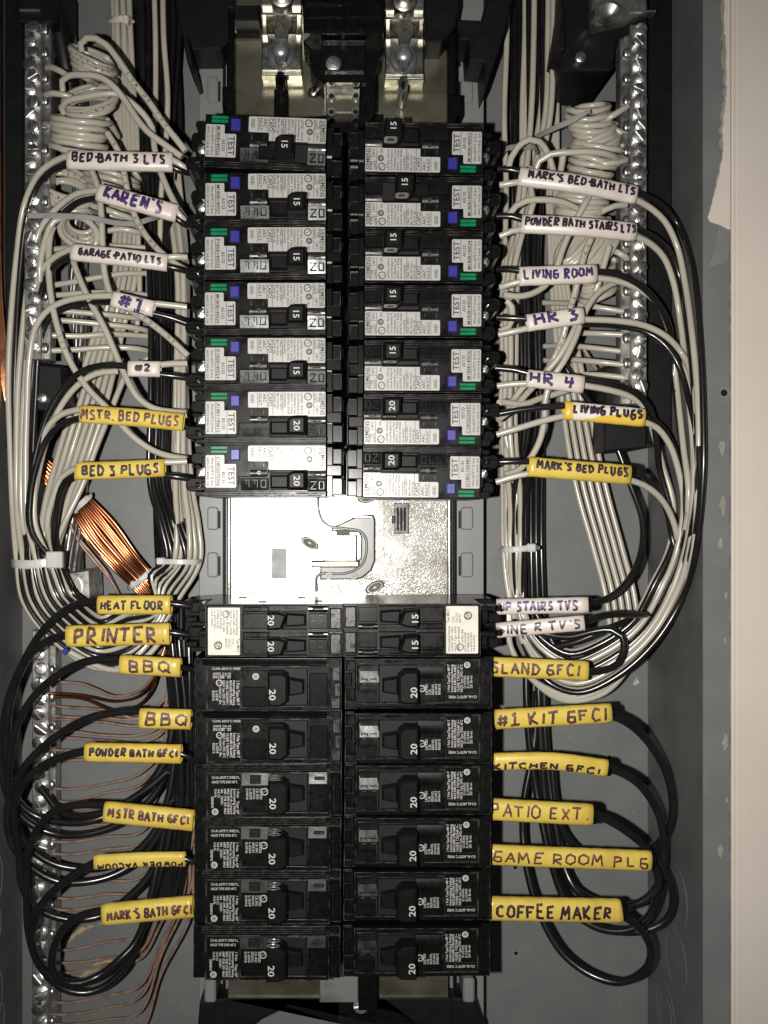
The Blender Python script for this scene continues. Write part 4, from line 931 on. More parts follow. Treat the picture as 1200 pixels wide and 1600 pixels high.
# ------------------------------------------------------------------ marked sleeves
ST = {  # stroke letters, x 0..1, y 0..1
'A': [[(0, 0), (.45, 1), (.9, 0)], [(.2, .4), (.72, .4)]], 'B': [[(.1, 0), (.1, 1), (.65, .95), (.7, .62), (.1, .52)], [(.1, .52), (.75, .45), (.78, .08), (.1, 0)]],
'C': [[(.85, .85), (.5, 1), (.15, .75), (.1, .3), (.4, 0), (.85, .12)]], 'D': [[(.1, 0), (.12, 1)], [(0, .98), (.6, .9), (.85, .5), (.6, .08), (0, 0)]],
'E': [[(.8, 1), (.12, .97), (.1, 0), (.82, .03)], [(.1, .52), (.65, .52)]], 'F': [[(.85, 1), (.12, .97), (.1, 0)], [(.1, .52), (.65, .55)]],
'G': [[(.8, .95), (.2, .9), (.12, .2), (.45, 0), (.8, .12), (.75, .48), (.2, .45)]], 'H': [[(.1, 0), (.1, 1)], [(.8, 0), (.8, 1)], [(.1, .5), (.8, .52)]],
'I': [[(.2, 1), (.2, 0)]], 'K': [[(.1, 0), (.1, 1)], [(.8, 1), (.12, .45), (.85, 0)]], 'L': [[(.12, 1), (.1, .03), (.75, .03)]],
'M': [[(0, 0), (.12, 1), (.45, .35), (.8, 1), (.95, 0)]], 'N': [[(.05, 0), (.1, 1), (.75, 0), (.8, 1)]], 'O': [[(.45, 1), (.1, .8), (.05, .25), (.4, 0), (.8, .2), (.82, .75), (.45, 1)]],
'P': [[(.1, 0), (.12, 1), (.7, .95), (.75, .58), (.12, .48)]], 'Q': [[(.45, 1), (.1, .75), (.1, .25), (.45, .05), (.82, .25), (.8, .75), (.45, 1)], [(.5, .35), (.95, -.05)]],
'R': [[(.1, 0), (.12, 1), (.7, .95), (.72, .58), (.12, .48), (.85, 0)]], 'S': [[(.8, .92), (.3, 1), (.15, .72), (.7, .4), (.7, .08), (.1, .03)]],
'T': [[(0, .97), (.9, 1)], [(.45, 1), (.42, 0)]], 'U': [[(.1, 1), (.1, .2), (.4, 0), (.78, .2), (.8, 1)]], 'V': [[(.05, 1), (.42, 0), (.82, 1)]],
'X': [[(.05, 1), (.85, 0)], [(.8, 1), (.05, 0)]], 'Y': [[(.05, 1), (.42, .5)], [(.85, 1), (.3, 0)]], 'W': [[(0, 1), (.2, 0), (.45, .6), (.7, 0), (.95, 1)]],
'#': [[(.3, 0), (.38, 1)], [(.68, 0), (.75, 1)], [(0, .66), (1, .7)], [(0, .3), (1, .34)]], '1': [[(.15, .8), (.5, 1), (.45, 0)], [(.1, 0), (.85, .05)]],
'2': [[(.1, .85), (.5, 1), (.75, .75), (.1, .02), (.85, .05)]], '3': [[(.1, .95), (.7, .95), (.4, .58), (.75, .4), (.6, .03), (.1, .02)]], '4': [[(.2, 1), (.05, .42), (.85, .45)], [(.65, 1), (.55, -.1)]],
'-': [[(.1, .5), (.8, .5)]], '.': [[(.2, .02), (.3, .06)]], "'": [[(.3, 1.05), (.2, .78)]], ' ': []}
def sleeve(pts, wpx, m, ink, txt, label, name='label_sleeve', depth=0.62, cap=0.5, t0=0.06, t1=0.95, voff=0.0, flip=False, bold=0.34, cuts=(0, 0), extra=None):
    """pts: px,py,h along the sleeve; flattened tube with the writing wrapped on its front"""
    pp = spline([P(*q) for q in pts], 1.2); h = pts[0][2]; A = wpx/2*(D-h)/F; B = A*depth
    n = len(pp); o = pp[n//2].copy(); T = [(pp[min(i+1, n-1)]-pp[max(i-1, 0)]).normalized() for i in range(n)]
    cum = [0.0]
    for i in range(n-1): cum.append(cum[-1]+(pp[i+1]-pp[i]).length)
    Ltot = cum[-1]; U = []; Nn = []
    for t in T:
        nz = (Vector((0, 0, 1))-t*t.z).normalized(); u = nz.cross(t)
        U.append(u if u.y > 0 else -u); Nn.append(nz)
    S = 18; vs = []; fs = []; mb = MB()
    seam = random.uniform(-.3, .3)
    def ring_(i, a_, b_, sh=0.0):
        r = []
        for k in range(S):
            a = 2*math.pi*k/S; w_ = 1+0.025*math.sin(i*0.9+k)*random.uniform(.3, 1)
            e = 0.82; ca, sa = math.cos(a), math.sin(a)
            ca = math.copysign(abs(ca)**e, ca); sa = math.copysign(abs(sa)**e, sa)
            sk = sh*(sa if True else 0)
            r.append(pp[i]+U[i]*(sa*a_*w_)+Nn[i]*(ca*b_)+T[i]*sk)
        return r
    rows = [ring_(0, A*0.84, B*0.8), ]
    rows[0] = [v+T[0]*3.0 for v in rows[0]]
    rows.append(ring_(0, A*0.86, B*0.84, cuts[0])); rows.append(ring_(0, A, B, cuts[0]))
    for i in range(2, n-2, 2): rows.append(ring_(i, A, B))
    rows.append(ring_(n-1, A, B, cuts[1])); rows.append(ring_(n-1, A*0.86, B*0.84, cuts[1])); rows.append([v-T[-1]*3.0 for v in ring_(n-1, A*0.84, B*0.8)])
    for r in rows: vs += r
    for j in range(len(rows)-1):
        for k in range(S): fs.append((j*S+k, j*S+(k+1) % S, (j+1)*S+(k+1) % S, (j+1)*S+k))
    mb.add(vs, fs, True)
    t = thing(name, label, 'cable marker', o, G_SL); mb.build('sleeve_tube', m, t, o)
    # writing
    def at(s, b):
        s = max(0.2, min(Ltot-0.2, s)); i = 0
        lo, hi = 0, n-1
        while hi-lo > 1:
            md = (lo+hi)//2
            if cum[md] <= s: lo = md
            else: hi = md
        i = lo; f = (s-cum[i])/max(1e-6, cum[i+1]-cum[i]); c = pp[i].lerp(pp[i+1], f)
        q = max(-0.97, min(0.97, b/A)); q = math.copysign(abs(q)**(1/0.82), q); ca = math.sqrt(max(0.0, 1-q*q))**0.82
        return c+U[i]*b+Nn[i]*(ca*B+0.10), U[i], T[i]
    chars = [c for c in txt]; wid = [(.45 if c in " I'.-" else 1.12 if c in 'MW' else .95) for c in chars]
    tot = sum(wid); unit = Ltot*(t1-t0)/tot; s = Ltot*t0; ch_ = cap*2*A; wb = MB()
    rs = random.Random(len(txt)*7+int(pts[0][1]))
    for c, wd in zip(chars, wid):
        jy = rs.uniform(-.07, .07)*ch_; sz = rs.uniform(.85, 1.1); sl = rs.uniform(-.06, .1)
        for st in ST.get(c, []):
            st = [(a+rs.uniform(-.07, .07), b+rs.uniform(-.05, .05)) for a, b in st]
            dense = []
            for (a0, b0), (a1, b1) in zip(st, st[1:]):
                m_ = max(1, int(math.hypot((a1-a0)*unit, (b1-b0)*ch_)/0.5))
                dense += [(a0+(a1-a0)*k/m_, b0+(b1-b0)*k/m_) for k in range(m_)]
            dense.append(st[-1]); lv = []; hw = bold*1.0*(0.75 if wpx < 27 and cap < .4 else 1)
            for i, (a, b) in enumerate(dense):
                x0, y0 = dense[max(i-1, 0)]; x1, y1 = dense[min(i+1, len(dense)-1)]
                dx, dy = (x1-x0)*unit, (y1-y0)*ch_; l_ = math.hypot(dx, dy) or 1; nx, ny = -dy/l_, dx/l_
                w_ = hw*rs.uniform(.82, 1.2)
                ps = s+(a*0.8+sl*b)*unit; pb = (b-0.5)*ch_*sz+jy+voff*A
                if flip: ps = Ltot-ps; pb = -(b-0.5)*ch_*sz+voff*A
                for k in (1, -1): lv.append(at(ps+nx*w_*k, pb+ny*w_*k)[0])
            n0 = len(lv)//2
            wb.add(lv, [(2*i, 2*i+1, 2*i+3, 2*i+2) for i in range(n0-1)])
        s += wd*unit
    if wb.v: wb.build('handwriting', ink, t, o)
    return t
G_SL = 'hand lettered sleeves on the wires'
W_, Y_ = M['sleeve_white'], M['sleeve_yellow']; IP, ID, IB = M['ink_purple'], M['ink_dark'], M['ink_brown']
sleeve([(107, 250, 78), (190, 252, 80), (270, 254, 78)], 30, W_, ID, 'BED-BATH 3 LTS', 'white sleeve lettered BED-BATH 3 LTS, topmost on the left', cap=.42, bold=.62, voff=.1)
sleeve([(154, 301, 78), (215, 317, 80), (277, 334, 78)], 28, W_, IP, "KAREN'S", "white sleeve lettered KAREN'S in purple, sloping down to the breaker", cap=.6, bold=.8, t0=.1, t1=.85, voff=.1)
sleeve([(113, 394, 78), (190, 402, 80), (262, 411, 78)], 27, W_, ID, 'GARAGE-PATIO LTS', 'white sleeve lettered GARAGE-PATIO LTS on the left', cap=.42, bold=.6, t0=.09)
sleeve([(176, 467, 80), (241, 483, 80)], 25, W_, IP, '#1', 'short white sleeve lettered #1 in purple on the left', cap=.75, bold=.85, t0=.18, t1=.88)
sleeve([(201, 576, 78), (251, 577, 78)], 25, W_, ID, '#2', 'short white sleeve lettered #2 with a dotted print', cap=.5, bold=.6, t0=.22, t1=.78, voff=.1)
sleeve([(126, 647, 80), (205, 652, 80), (287, 660, 80)], 28, Y_, IB, 'MSTR. BED PLUGS', 'yellow sleeve lettered MSTR. BED PLUGS on the left', cap=.52, bold=.55, t0=.02, t1=.98)
sleeve([(119, 736, 78), (190, 734, 78), (258, 731, 78)], 28, Y_, ID, 'BED 3 PLUGS', 'yellow sleeve lettered BED 3 PLUGS on the left', cap=.55, bold=.6, t0=.08, t1=.96, voff=-.05, cuts=(.6, 0))
sleeve([(154, 945, 76), (268, 945, 78)], 30, Y_, ID, 'HEAT FLOOR', 'yellow sleeve lettered HEAT FLOOR on the left', cap=.42, bold=.55, t0=.05, t1=.92)
sleeve([(105, 994, 80), (266, 990, 80)], 34, Y_, IB, 'PRINTER.', 'yellow sleeve lettered PRINTER. in large letters', cap=.66, bold=.75, t0=.08, t1=.97)
sleeve([(188, 1038, 78), (283, 1043, 78)], 30, Y_, IB, 'BBQ', 'upper of the two yellow sleeves lettered BBQ', cap=.55, bold=.6, t0=.15, t1=.88)
sleeve([(219, 1122, 78), (299, 1124, 78)], 32, Y_, IB, 'BBQ', 'lower of the two yellow sleeves lettered BBQ', cap=.6, bold=.62, t0=.12, t1=.98)
sleeve([(134, 1175, 78), (284, 1178, 80)], 30, Y_, ID, 'POWDER BATH GFCI', 'yellow sleeve lettered POWDER BATH GFCI', cap=.36, bold=.62, t0=.06, t1=.98, voff=.15)
sleeve([(164, 1268, 78), (303, 1282, 80)], 33, Y_, IB, 'MSTR BATH GFCI', 'yellow sleeve lettered MSTR BATH GFCI, lower left', cap=.4, bold=.6, t0=.06, t1=.97, voff=.15)
sleeve([(148, 1347, 78), (220, 1343, 78), (290, 1342, 78)], 23, Y_, ID, 'POWDER VACUUM', 'yellow sleeve with upside-down lettering along its lower edge', cap=.34, bold=.6, t0=.02, t1=.98, voff=-.52, flip=True)
sleeve([(161, 1429, 78), (235, 1422, 78), (303, 1416, 78)], 34, Y_, IB, "MARK'S BATH GFCI", "lowest yellow sleeve on the left, lettered MARK'S BATH GFCI", cap=.38, bold=.6, t0=.06, t1=1.0, voff=0)
sleeve([(811, 276, 78), (900, 287, 82), (993, 305, 80)], 29, W_, ID, "MARK'S BED-BATH LTS", "white sleeve lettered MARK'S BED-BATH LTS, topmost on the right", cap=.42, bold=.6, t0=.08, t1=.99, voff=.15)
sleeve([(815, 350, 78), (900, 354, 82), (992, 363, 80)], 29, W_, ID, 'POWDER BATH STAIRS LTS', 'white sleeve lettered POWDER BATH STAIRS LTS on the right', cap=.42, bold=.6, t0=.03, t1=1, voff=.15)
sleeve([(811, 432, 80), (931, 428, 80)], 30, W_, IP, 'LIVING ROOM', 'white sleeve lettered LIVING ROOM in purple', cap=.48, bold=.6, t0=.05, t1=.97, voff=.05)
sleeve([(823, 505, 80), (911, 493, 80)], 27, W_, IP, 'HR 3', 'upper of the two white HR sleeves, lettered HR 3 in purple', cap=.62, bold=.75, t0=.12, t1=.95, voff=.25)
sleeve([(824, 591, 80), (911, 601, 80)], 28, W_, IP, 'HR 4', 'lower of the two white HR sleeves, lettered HR 4 in purple', cap=.62, bold=.75, t0=.02, t1=.9, voff=.1)
sleeve([(881, 641, 80), (1006, 653, 80)], 29, M['two_tone'], ID, 'LIVING PLUGS', 'half white, half yellow worn sleeve lettered LIVING PLUGS', cap=.45, bold=.7, t0=.1, t1=.98, voff=.25)
sleeve([(825, 729, 80), (984, 742, 80)], 31, Y_, ID, "MARK'S BED PLUGS", "yellow sleeve lettered MARK'S BED PLUGS on the right", cap=.4, bold=.6, t0=.08, t1=.98, voff=.25)
sleeve([(776, 948, 70), (919, 945, 78)], 25, W_, IP, 'UP STAIRS TVS', 'white sleeve lettered UP STAIRS TVS in purple', cap=.55, bold=.6, t0=.03, t1=.9)
sleeve([(776, 985, 70), (913, 973, 78)], 24, W_, ID, "DINE R TV'S", "white sleeve lettered TV'S with its first letters behind the breaker", cap=.55, bold=.55, t0=.0, t1=.98)
sleeve([(756, 1041, 78), (918, 1048, 80)], 31, Y_, IB, 'ISLAND GFCI', 'yellow sleeve lettered ISLAND GFCI', cap=.52, bold=.6, t0=.02, t1=.93, voff=0)
sleeve([(774, 1124, 80), (954, 1114, 80)], 31, Y_, IB, '#1 KIT GFCI', 'yellow sleeve lettered #1 KIT GFCI', cap=.58, bold=.65, t0=.01, t1=.98)
sleeve([(769, 1190, 78), (860, 1189, 80), (948, 1200, 80)], 27, Y_, ID, 'KITCHEN GFCI', 'curved yellow sleeve lettered KITCHEN GFCI along its lower half', cap=.36, bold=.55, t0=.0, t1=.95, voff=-.45)
sleeve([(766, 1264, 78), (925, 1273, 80)], 34, Y_, IB, 'PATIO EXT.', 'yellow sleeve lettered PATIO EXT. on the right', cap=.52, bold=.5, t0=.0, t1=.97, voff=.1)
sleeve([(763, 1335, 80), (1016, 1345, 80)], 32, Y_, IB, 'GAME ROOM PLG', 'longest yellow sleeve, lettered GAME ROOM PLG', cap=.5, bold=.5, t0=.02, t1=1, voff=0)
sleeve([(762, 1419, 80), (970, 1423, 80)], 37, Y_, ID, 'COFFEE MAKER', 'thick yellow sleeve lettered COFFEE MAKER, lowest on the right', cap=.5, bold=.65, t0=.06, t1=.93, cuts=(0, -.8))

# ------------------------------------------------------------------ wires in U loops on the left (sleeve -> outer column -> tie -> bottom arc -> up the inner column)
ORD = ['leftmost', 'second', 'third', 'fourth', 'fifth', 'sixth', 'seventh', 'eighth', 'ninth', 'tenth', 'eleventh', 'twelfth', 'thirteenth']
WW, BW = M['white_wire'], M['black_wire']
nmL = ['BED-BATH 3 LTS', "KAREN'S", 'GARAGE-PATIO LTS', '#1 on the left', '#2', 'MSTR. BED PLUGS', 'BED 3 PLUGS']
LWs = ['107,243,72 85,252,68 60,272,64 38,320,58 26,400,54 17,500,52 13,600,50 16,700,50 20,800,52',
       '155,297,72 120,303,68 88,326,62 62,360,58 46,430,55 35,520,53 28,610,52 26,710,52 27,800,53',
       '113,388,72 85,402,66 62,428,60 50,480,56 42,560,54 36,650,53 33,750,54 35,810,54',
       '176,462,74 145,463,72 110,468,69 78,482,66 56,510,63 46,560,60 42,640,58 40,730,57 42,810,56',
       '185,580,66 150,584,66 120,603,64 92,640,61 72,690,60 58,750,59 52,810,58',
       '126,639,72 95,648,68 72,672,65 60,715,62 54,770,60 55,820,59',
       '119,731,72 98,744,69 84,775,66 74,820,62']
LBs = ['107,256,70 82,266,66 58,292,61 42,340,57 31,430,53 25,540,51 22,650,49 26,760,51 30,820,52',
       '155,309,70 122,316,65 95,338,61 73,370,58 57,440,54 47,530,52 41,640,50 38,740,50 40,810,51',
       '113,400,70 86,415,64 68,445,59 58,500,54 51,580,52 46,670,51 44,760,52 46,820,52',
       '176,472,70 140,474,62 100,482,60 75,500,57 62,540,54 56,620,52 52,700,52 52,790,53',
       '201,572,74 160,571,73 128,580,71 100,606,68 76,645,66 58,700,64 48,760,62 46,820,60',
       '126,653,72 98,662,69 74,685,66 58,725,64 48,775,62 50,830,60',
       '119,742,72 102,752,70 92,775,68 87,810,64 84,840,62']
LWe = [(312, 300, 306, 298), (303, 292, 298, 294), (294, 288, 292, 290), (286, 282, 286, 286), (279, 278, 282, 281), (271, 274, 279, 278), (264, 271, 277, 262)]
LWe = [(a, b2, min(c2, 292-2*i), 262-6*i) for i, (a, b2, c2, d2) in enumerate(LWe)]
for k in range(7):
    for c in (0, 1):
        s = (LWs, LBs)[c][k]; base = path(s)
        xl = 27+10.5*k+(4 if c else 0); hl = 60-1.5*k+(3 if k % 2 else 0)
        yb = 1047-13*k-(6 if c else 0); hb = 46-1.5*k
        xr = (LWe[k][0]-(4 if c else 0)); xr2 = LWe[k][1] if not c else 266-5.2*k; x3 = LWe[k][2] if not c else 270-5.4*k; x4 = LWe[k][3] if not c else 280-9.4*k
        hr = 40+(k % 3)*4
        tail = [P(xl, 880, hl), P(xl+10+2*k, 940-2*k, 56), P(xl+48-2*k, 992-9*k, 52), P(148+2*k, yb-4, hb), P(195+1*k, yb-8-3*k, hb), P(244, 990-8*k, 42), P(268-3*k+(xr-290)*.5, 935-6*k, 40),
                P(xr, 877, hr), P((xr+xr2)/2+4, 820, hr), P(xr2, 760, hr-4), P(x3-2, 600, 30+(k*5) % 11), P(x3-(4 if c else 0), 430, 26+(k*3) % 10), P((x3+x4)/2-(8 if c else 0), 250, 24+(k*4) % 11 if c else 16-k), P(x4, 60, 22+(k*5) % 12 if c else 8), P(x4-3, -40, 22+(k*5) % 12 if c else 8)]
        col = ('white', 'black')[c]
        wire('', WR, (WW, BW)[c], '%s wire looping down the left from the %s sleeve' % (col, nmL[k]), 'looped branch wires, left', pts=base+tail)
# short ends between the left sleeves and the breaker terminals
ends = [('268,249,78 280,256,78 291,264,76', 'w', 'BED-BATH 3 LTS'), ('268,260,78 282,267,78 300,271,72', 'b', 'BED-BATH 3 LTS'), ('276,330,78 284,340,78 294,350,74', 'w', "KAREN'S"), ('274,340,78 286,349,78 302,356,70', 'b', "KAREN'S"),
        ('261,402,76 275,401,76 292,402,74', 'w', 'GARAGE-PATIO LTS'), ('261,416,78 278,420,78 302,426,72', 'b', 'GARAGE-PATIO LTS'), ('240,474,78 268,477,77 292,480,76', 'w', '#1 on the left'), ('240,490,78 262,495,77 302,509,74', 'b', '#1 on the left'),
        ('250,570,78 272,568,76 292,568,74', 'w', '#2'), ('250,585,78 275,588,77 304,592,74', 'b', '#2'), ('285,650,74 292,648,74', 'w', 'MSTR. BED PLUGS'), ('285,664,76 302,672,74', 'b', 'MSTR. BED PLUGS'),
        ('257,722,78 272,722,77 292,721,76', 'w', 'BED 3 PLUGS'), ('257,743,78 278,745,78 304,750,75', 'b', 'BED 3 PLUGS'), ('267,943,78 284,945,78 300,948,76', 'b', 'HEAT FLOOR'), ('265,988,78 280,990,78 296,992,76', 'b', 'PRINTER.'), ('282,1043,78 308,1047,74', 'b', 'BBQ (upper)'), ('298,1124,78 312,1128,74', 'b', 'BBQ (lower)'),
        ('283,1178,78 296,1183,78 312,1190,74', 'b', 'POWDER BATH GFCI'), ('289,1342,78 300,1345,78 312,1350,76', 'b', 'upside-down yellow sleeve')]
for s, c, nm in ends:
    wire(s, WR, WW if c == 'w' else BW, 'short %s wire end between the breaker and the %s sleeve' % ('white' if c == 'w' else 'black', nm) if 'sleeve' not in nm else 'short black wire end between the breaker and the %s' % nm, 'wire ends at the breaker terminals')
# extra black conductors filling the left vertical bundle
xs0 = [216, 224, 232, 243, 251, 268, 276, 221, 229, 247]
for i, x0 in enumerate(xs0):
    h = 10+(i % 4)*3.6
    pts = [P(x0, -40, h), P(x0+1, 80, h), P(x0+5, 220, h), P(238+(i % 8)*4.4, 420, h), P(240+(i % 8)*4.2, 600, h), P(243+(i % 8)*3.9, 770, h), P(247+(i % 8)*5, 877, h+8), P(258+(i % 8)*3.6, 1000, h+18), P(268+(i % 8)*3.5, 1100, h+20), P(274+(i % 8)*3.2, 1200, h+20), P(266+(i % 8)*4.2, 1330, h+16), P(252+(i % 8)*4, 1420, h+12)]
    if i in (7, 8, 9): pts = pts[:8]
    wire('', 1.75, BW, 'one of the straight black wires standing in the bundle left of the breakers', 'black riser wires left of the breakers', pts=pts)
for s, lab in (('254,-40,40 256,60,42 262,150,42 258,240,40 252,300,36 250,420,30 251,560,24', 'white wire rising through the middle of the upper left black bundle'),
               ('240,-40,36 243,60,36 243,160,32 240,230,28', 'thin visible white wire at the left edge of the upper black bundle'),
               ('216,320,30 216,380,30 218,460,28 213,520,26', 'white wire standing left of the black bundle between KAREN and #1 sleeves')):
    wire(s, WR*0.95, WW, lab)

# neutral bundle tied at the top left, spreading down to the left tie
for i in range(6):
    wire('', WR, WW, ('%s of six white wires tied at the upper left, fanning down behind the coils' % ORD[i]), 'tied white neutral bundle, left', pts=[
        P(174+5.4*i, -40, 20+(i % 2)*4), P(178+5*i, 32, 22+(i % 2)*4), P(180+5.5*i, 120, 22), P(183+6.5*i, 240, 20), P(183+7.2*i, 340, 20), P(168+8.4*i, 440, 22+(i % 2)*5), P(148+8.6*i, 520, 24), P(118+10*i, 620, 26+(i % 3)*3),
        P(88+9.6*i, 720, 32), P(68+8*i, 800, 40), P(62+5*i, 880, 46-(i % 3)*3), P(86+5*i, 945, 44), P(140+3*i, 995-4*i, 36), P(205, 1000-7*i, 32), P(252, 940-4*i, 28), P(262+5*i, 877, 26), P(266+4*i, 760, 24), P(282+2*i, 600, 10), P(262+3*i, 300, 6)])
wire('232,560,30 200,580,32 190,600,34 170,650,36 150,700,38 128,760,40 104,810,42 86,850,46', WR, WW, 'white wire slanting down-left beneath the sleeve lettered #2')
# crossing neutral tails on the left
X1 = [('128,80,70 126,68,72 136,59,74 150,60,74 166,70,74 186,95,74 206,125,74 232,158,74 258,196,74 276,218,74 290,236,74', 'white pigtail running from the top of the left coil down to the first breaker'),
      ('98,142,66 97,126,68 108,118,70 130,117,72 152,119,72 172,130,73 192,152,72 212,183,72 230,205,72 252,222,72 274,238,72 284,245,72', 'white pigtail passing under the first one to the top left breaker'),
      ('100,178,60 96,168,62 104,158,66 130,152,68 160,147,69 184,147,68 205,160,66 224,178,64 238,200,62 241,228,62 248,260,62 262,295,64 276,322,66 292,346,70', 'white pigtail crossing down to the second left breaker'),
      ('92,340,56 80,362,60 76,400,62 78,450,64 88,505,66 108,562,66 138,608,66 170,640,66 205,680,66 236,702,66 262,712,68 292,717,70', 'long white pigtail crossing diagonally to the seventh left breaker'),
      ('112,400,56 122,430,60 140,470,62 162,510,64 182,556,65 200,596,66 216,622,67 240,638,68 266,643,69 292,645,70', 'white pigtail crossing diagonally to the sixth left breaker'),
      ('140,258,60 152,290,62 158,330,64 160,380,64 164,430,64 176,465,64 196,480,66 226,498,68 262,526,70 294,556,70', 'printed white pigtail passing behind the #1 sleeve to the fifth left breaker'),
      ('168,208,62 184,235,63 192,262,62 202,310,62 212,340,63 228,368,64 250,393,66 274,412,68 294,424,70', 'printed white pigtail running behind the KAREN sleeve to the third left breaker')]
for i, (s, lab) in enumerate(X1):
    pm = {0: (.45, .95, 'AWM OR THHN '), 3: (.42, .5, 'TYPE THWN'), 5: (.72, .98, 'GASOLINE AND OIL RES '), 6: (.1, .95, 'E 1 TYPE THWN OR  ')}.get(i)
    wire(s, WR*1.03, WW, lab, print_marks=pm)
# straight neutral tails from the left bar
for s, lab in (('80,462,50 130,458,42 178,457,36 240,462,28', 'just above the #1 sleeve'), ('80,446,50 112,441,44 150,434,40 190,428,36 240,427,28', 'rising above the #1 sleeve'), ('80,390,50 120,386,40 160,384,36 240,388,28', 'behind the GARAGE-PATIO sleeve'),
               ('160,362,44 190,358,44 212,362,42 238,372,28', 'short, between KAREN and GARAGE sleeves'), ('78,484,50 110,487,48 170,492,44 205,496,38 240,498,28', 'below the #1 sleeve'), ('82,500,50 115,502,48 165,507,44 215,513,38 240,520,28', 'second below the #1 sleeve'),
               ('82,524,50 130,525,46 170,522,42 240,526,28', 'third below the #1 sleeve'), ('80,548,50 120,546,46 165,543,42 215,545,38 240,551,28', 'lowest, above the #2 sleeve')):
    wire(s, WR*0.95, WW, 'white neutral wire running level from the upper left bar, '+lab, 'level neutral wires at the upper left bar')
for s, lab in (('74,106,54 84,106,58 96,112,60 108,120,60', 'topmost short white stub entering the left bar'), ('72,148,54 84,146,58 100,148,58 112,152,56', 'second short white stub entering the left bar'), ('72,194,54 82,200,58 94,208,58', 'third short white stub entering the left bar')):
    wire(s, WR, WW, lab)

# ------------------------------------------------------------------ coils of spare neutral wire
def coil(name, label, axis, turns, rx, alpha, slope=0.0, seed=1, tail0=None, tail1=None, ph=0.0, r=WR, prints=None, rz=None):
    """axis: centre line px,py,h ; rx: function t -> half width px ; alpha: how far the loops tip towards the camera"""
    rs = random.Random(seed); ax = [P(*q) for q in axis]; n = 22; tot = int(turns*n); pts = []
    A_ = spline(ax, 0.5)
    jit = [rs.uniform(.93, 1.07) for _ in range(int(turns)+3)]; tl = [rs.uniform(-.10, .10) for _ in range(int(turns)+3)]; dd = [rs.uniform(-.7, .7) for _ in range(int(turns)+3)]
    for i in range(tot+1):
        t = i/tot; c = A_[min(len(A_)-1, int(t*(len(A_)-1)))]; tn = turns*t; k = int(tn); f = tn-k
        j = jit[k]*(1-f)+jit[k+1]*f; q = tl[k]*(1-f)+tl[k+1]*f; d_ = dd[k]*(1-f)+dd[k+1]*f
        a = 2*math.pi*(tn+ph); R_ = rx(t)*j*(D-c.z)/F; rr = (rz or 0.9)*R_
        x = R_*math.cos(a); y = rr*math.sin(a)*math.sin(alpha)+x*math.tan(slope+q)+d_; z = rr*math.sin(a)*math.cos(alpha)
        pts.append(c+Vector((x, y, -z)))
    if not tail0: pts = [pts[0]+Vector((2, -3, -14)), pts[0]+Vector((1, -1, -5))]+pts
    if not tail1: pts = pts+[pts[-1]+Vector((1, 1, -5)), pts[-1]+Vector((2, 3, -14))]
    if tail0: pts = [P(*q) for q in tail0]+pts
    if tail1: pts = pts+[P(*q) for q in tail1]
    return wire('', r, WW, label, 'coils of spare white wire', name=name, cat='coiled wire', pts=pts, print_marks=prints)
coil('wire_coil', 'white wire coiled at the top left beside the bar, its print showing', [(140, 84, 54), (146, 100, 55), (148, 122, 54)], 4.6, lambda t: 33-5*abs(t-.5), .55, slope=-.42, seed=3, ph=.1, prints=(.3, .75, 'RESISTANT THHN '))
coil('wire_coil', 'white wire coiled in an open eye below the first left coil', [(142, 152, 50), (140, 168, 54)], 4.3, lambda t: 42-8*t, .85, slope=.08, seed=5, ph=.2, prints=(.5, .8, 'RESISTANT '))
coil('wire_coil', 'white wire coiled flat just above the BED-BATH sleeve', [(128, 184, 56), (124, 200, 57), (124, 238, 56)], 6.2, lambda t: 41+2*math.sin(9*t), .42, slope=-.08, seed=8)
coil('wire_coil', 'white wire coiled in large loops below the BED-BATH sleeve', [(104, 282, 44), (108, 310, 46)], 5.6, lambda t: 42-9*t, .95, slope=-.3, seed=9, ph=.3, prints=(.25, .6, 'THWN OR AWM 600 V '))
coil('wire_coil', 'white wire coiled in a round ring above the GARAGE sleeve', [(126, 346, 48), (124, 362, 58)], 5.2, lambda t: 20+14*t, 1.2, slope=-.2, seed=12, prints=(.3, .7, 'AWM 12 THHN '))
coil('wire_coil', 'white wire coiled loosely behind the KAREN sleeve', [(172, 262, 34), (176, 300, 36), (176, 340, 36)], 6.5, lambda t: 40, .25, slope=-.25, seed=14)
wire('62,440,60 62,420,62 72,370,62 84,346,62 106,338,62 132,342,64 150,360,64 150,382,64 138,394,62 118,398,60', WR*1.03, WW, 'white wire bending round the outside of the ring coil')
coil('wire_coil', 'topmost white coil of the tall stack at the upper right', [(918, 166, 50), (920, 184, 51), (930, 214, 52)], 4.6, lambda t: 33-2*t, .62, slope=.16, seed=21, ph=.5)
coil('wire_coil', 'second white coil in the stack, wound at a slant', [(928, 208, 52), (934, 240, 52)], 4.3, lambda t: 31+2*t, .5, slope=.42, seed=22)
coil('wire_coil', 'third white coil in the stack, above the first right sleeve', [(936, 222, 52), (928, 250, 52), (916, 292, 52)], 7.2, lambda t: 33+3*math.sin(5*t), .45, slope=-.1, seed=23, prints=(.72, .84, 'THHN OR GASOLINE '))
coil('wire_coil', 'white coil between the two upper right sleeves', [(910, 292, 50), (906, 342, 50)], 6.4, lambda t: 37, .42, slope=-.06, seed=24)
coil('wire_coil', 'white coil wound at a steep slant below the POWDER BATH sleeve', [(898, 372, 50), (918, 385, 52), (936, 402, 52)], 7.2, lambda t: 31, .75, slope=.85, seed=25)
coil('wire_coil', 'lowest white coil of the upper right stack, beside LIVING ROOM sleeve', [(934, 418, 44), (934, 464, 44)], 6.2, lambda t: 25, .45, slope=.4, seed=26)
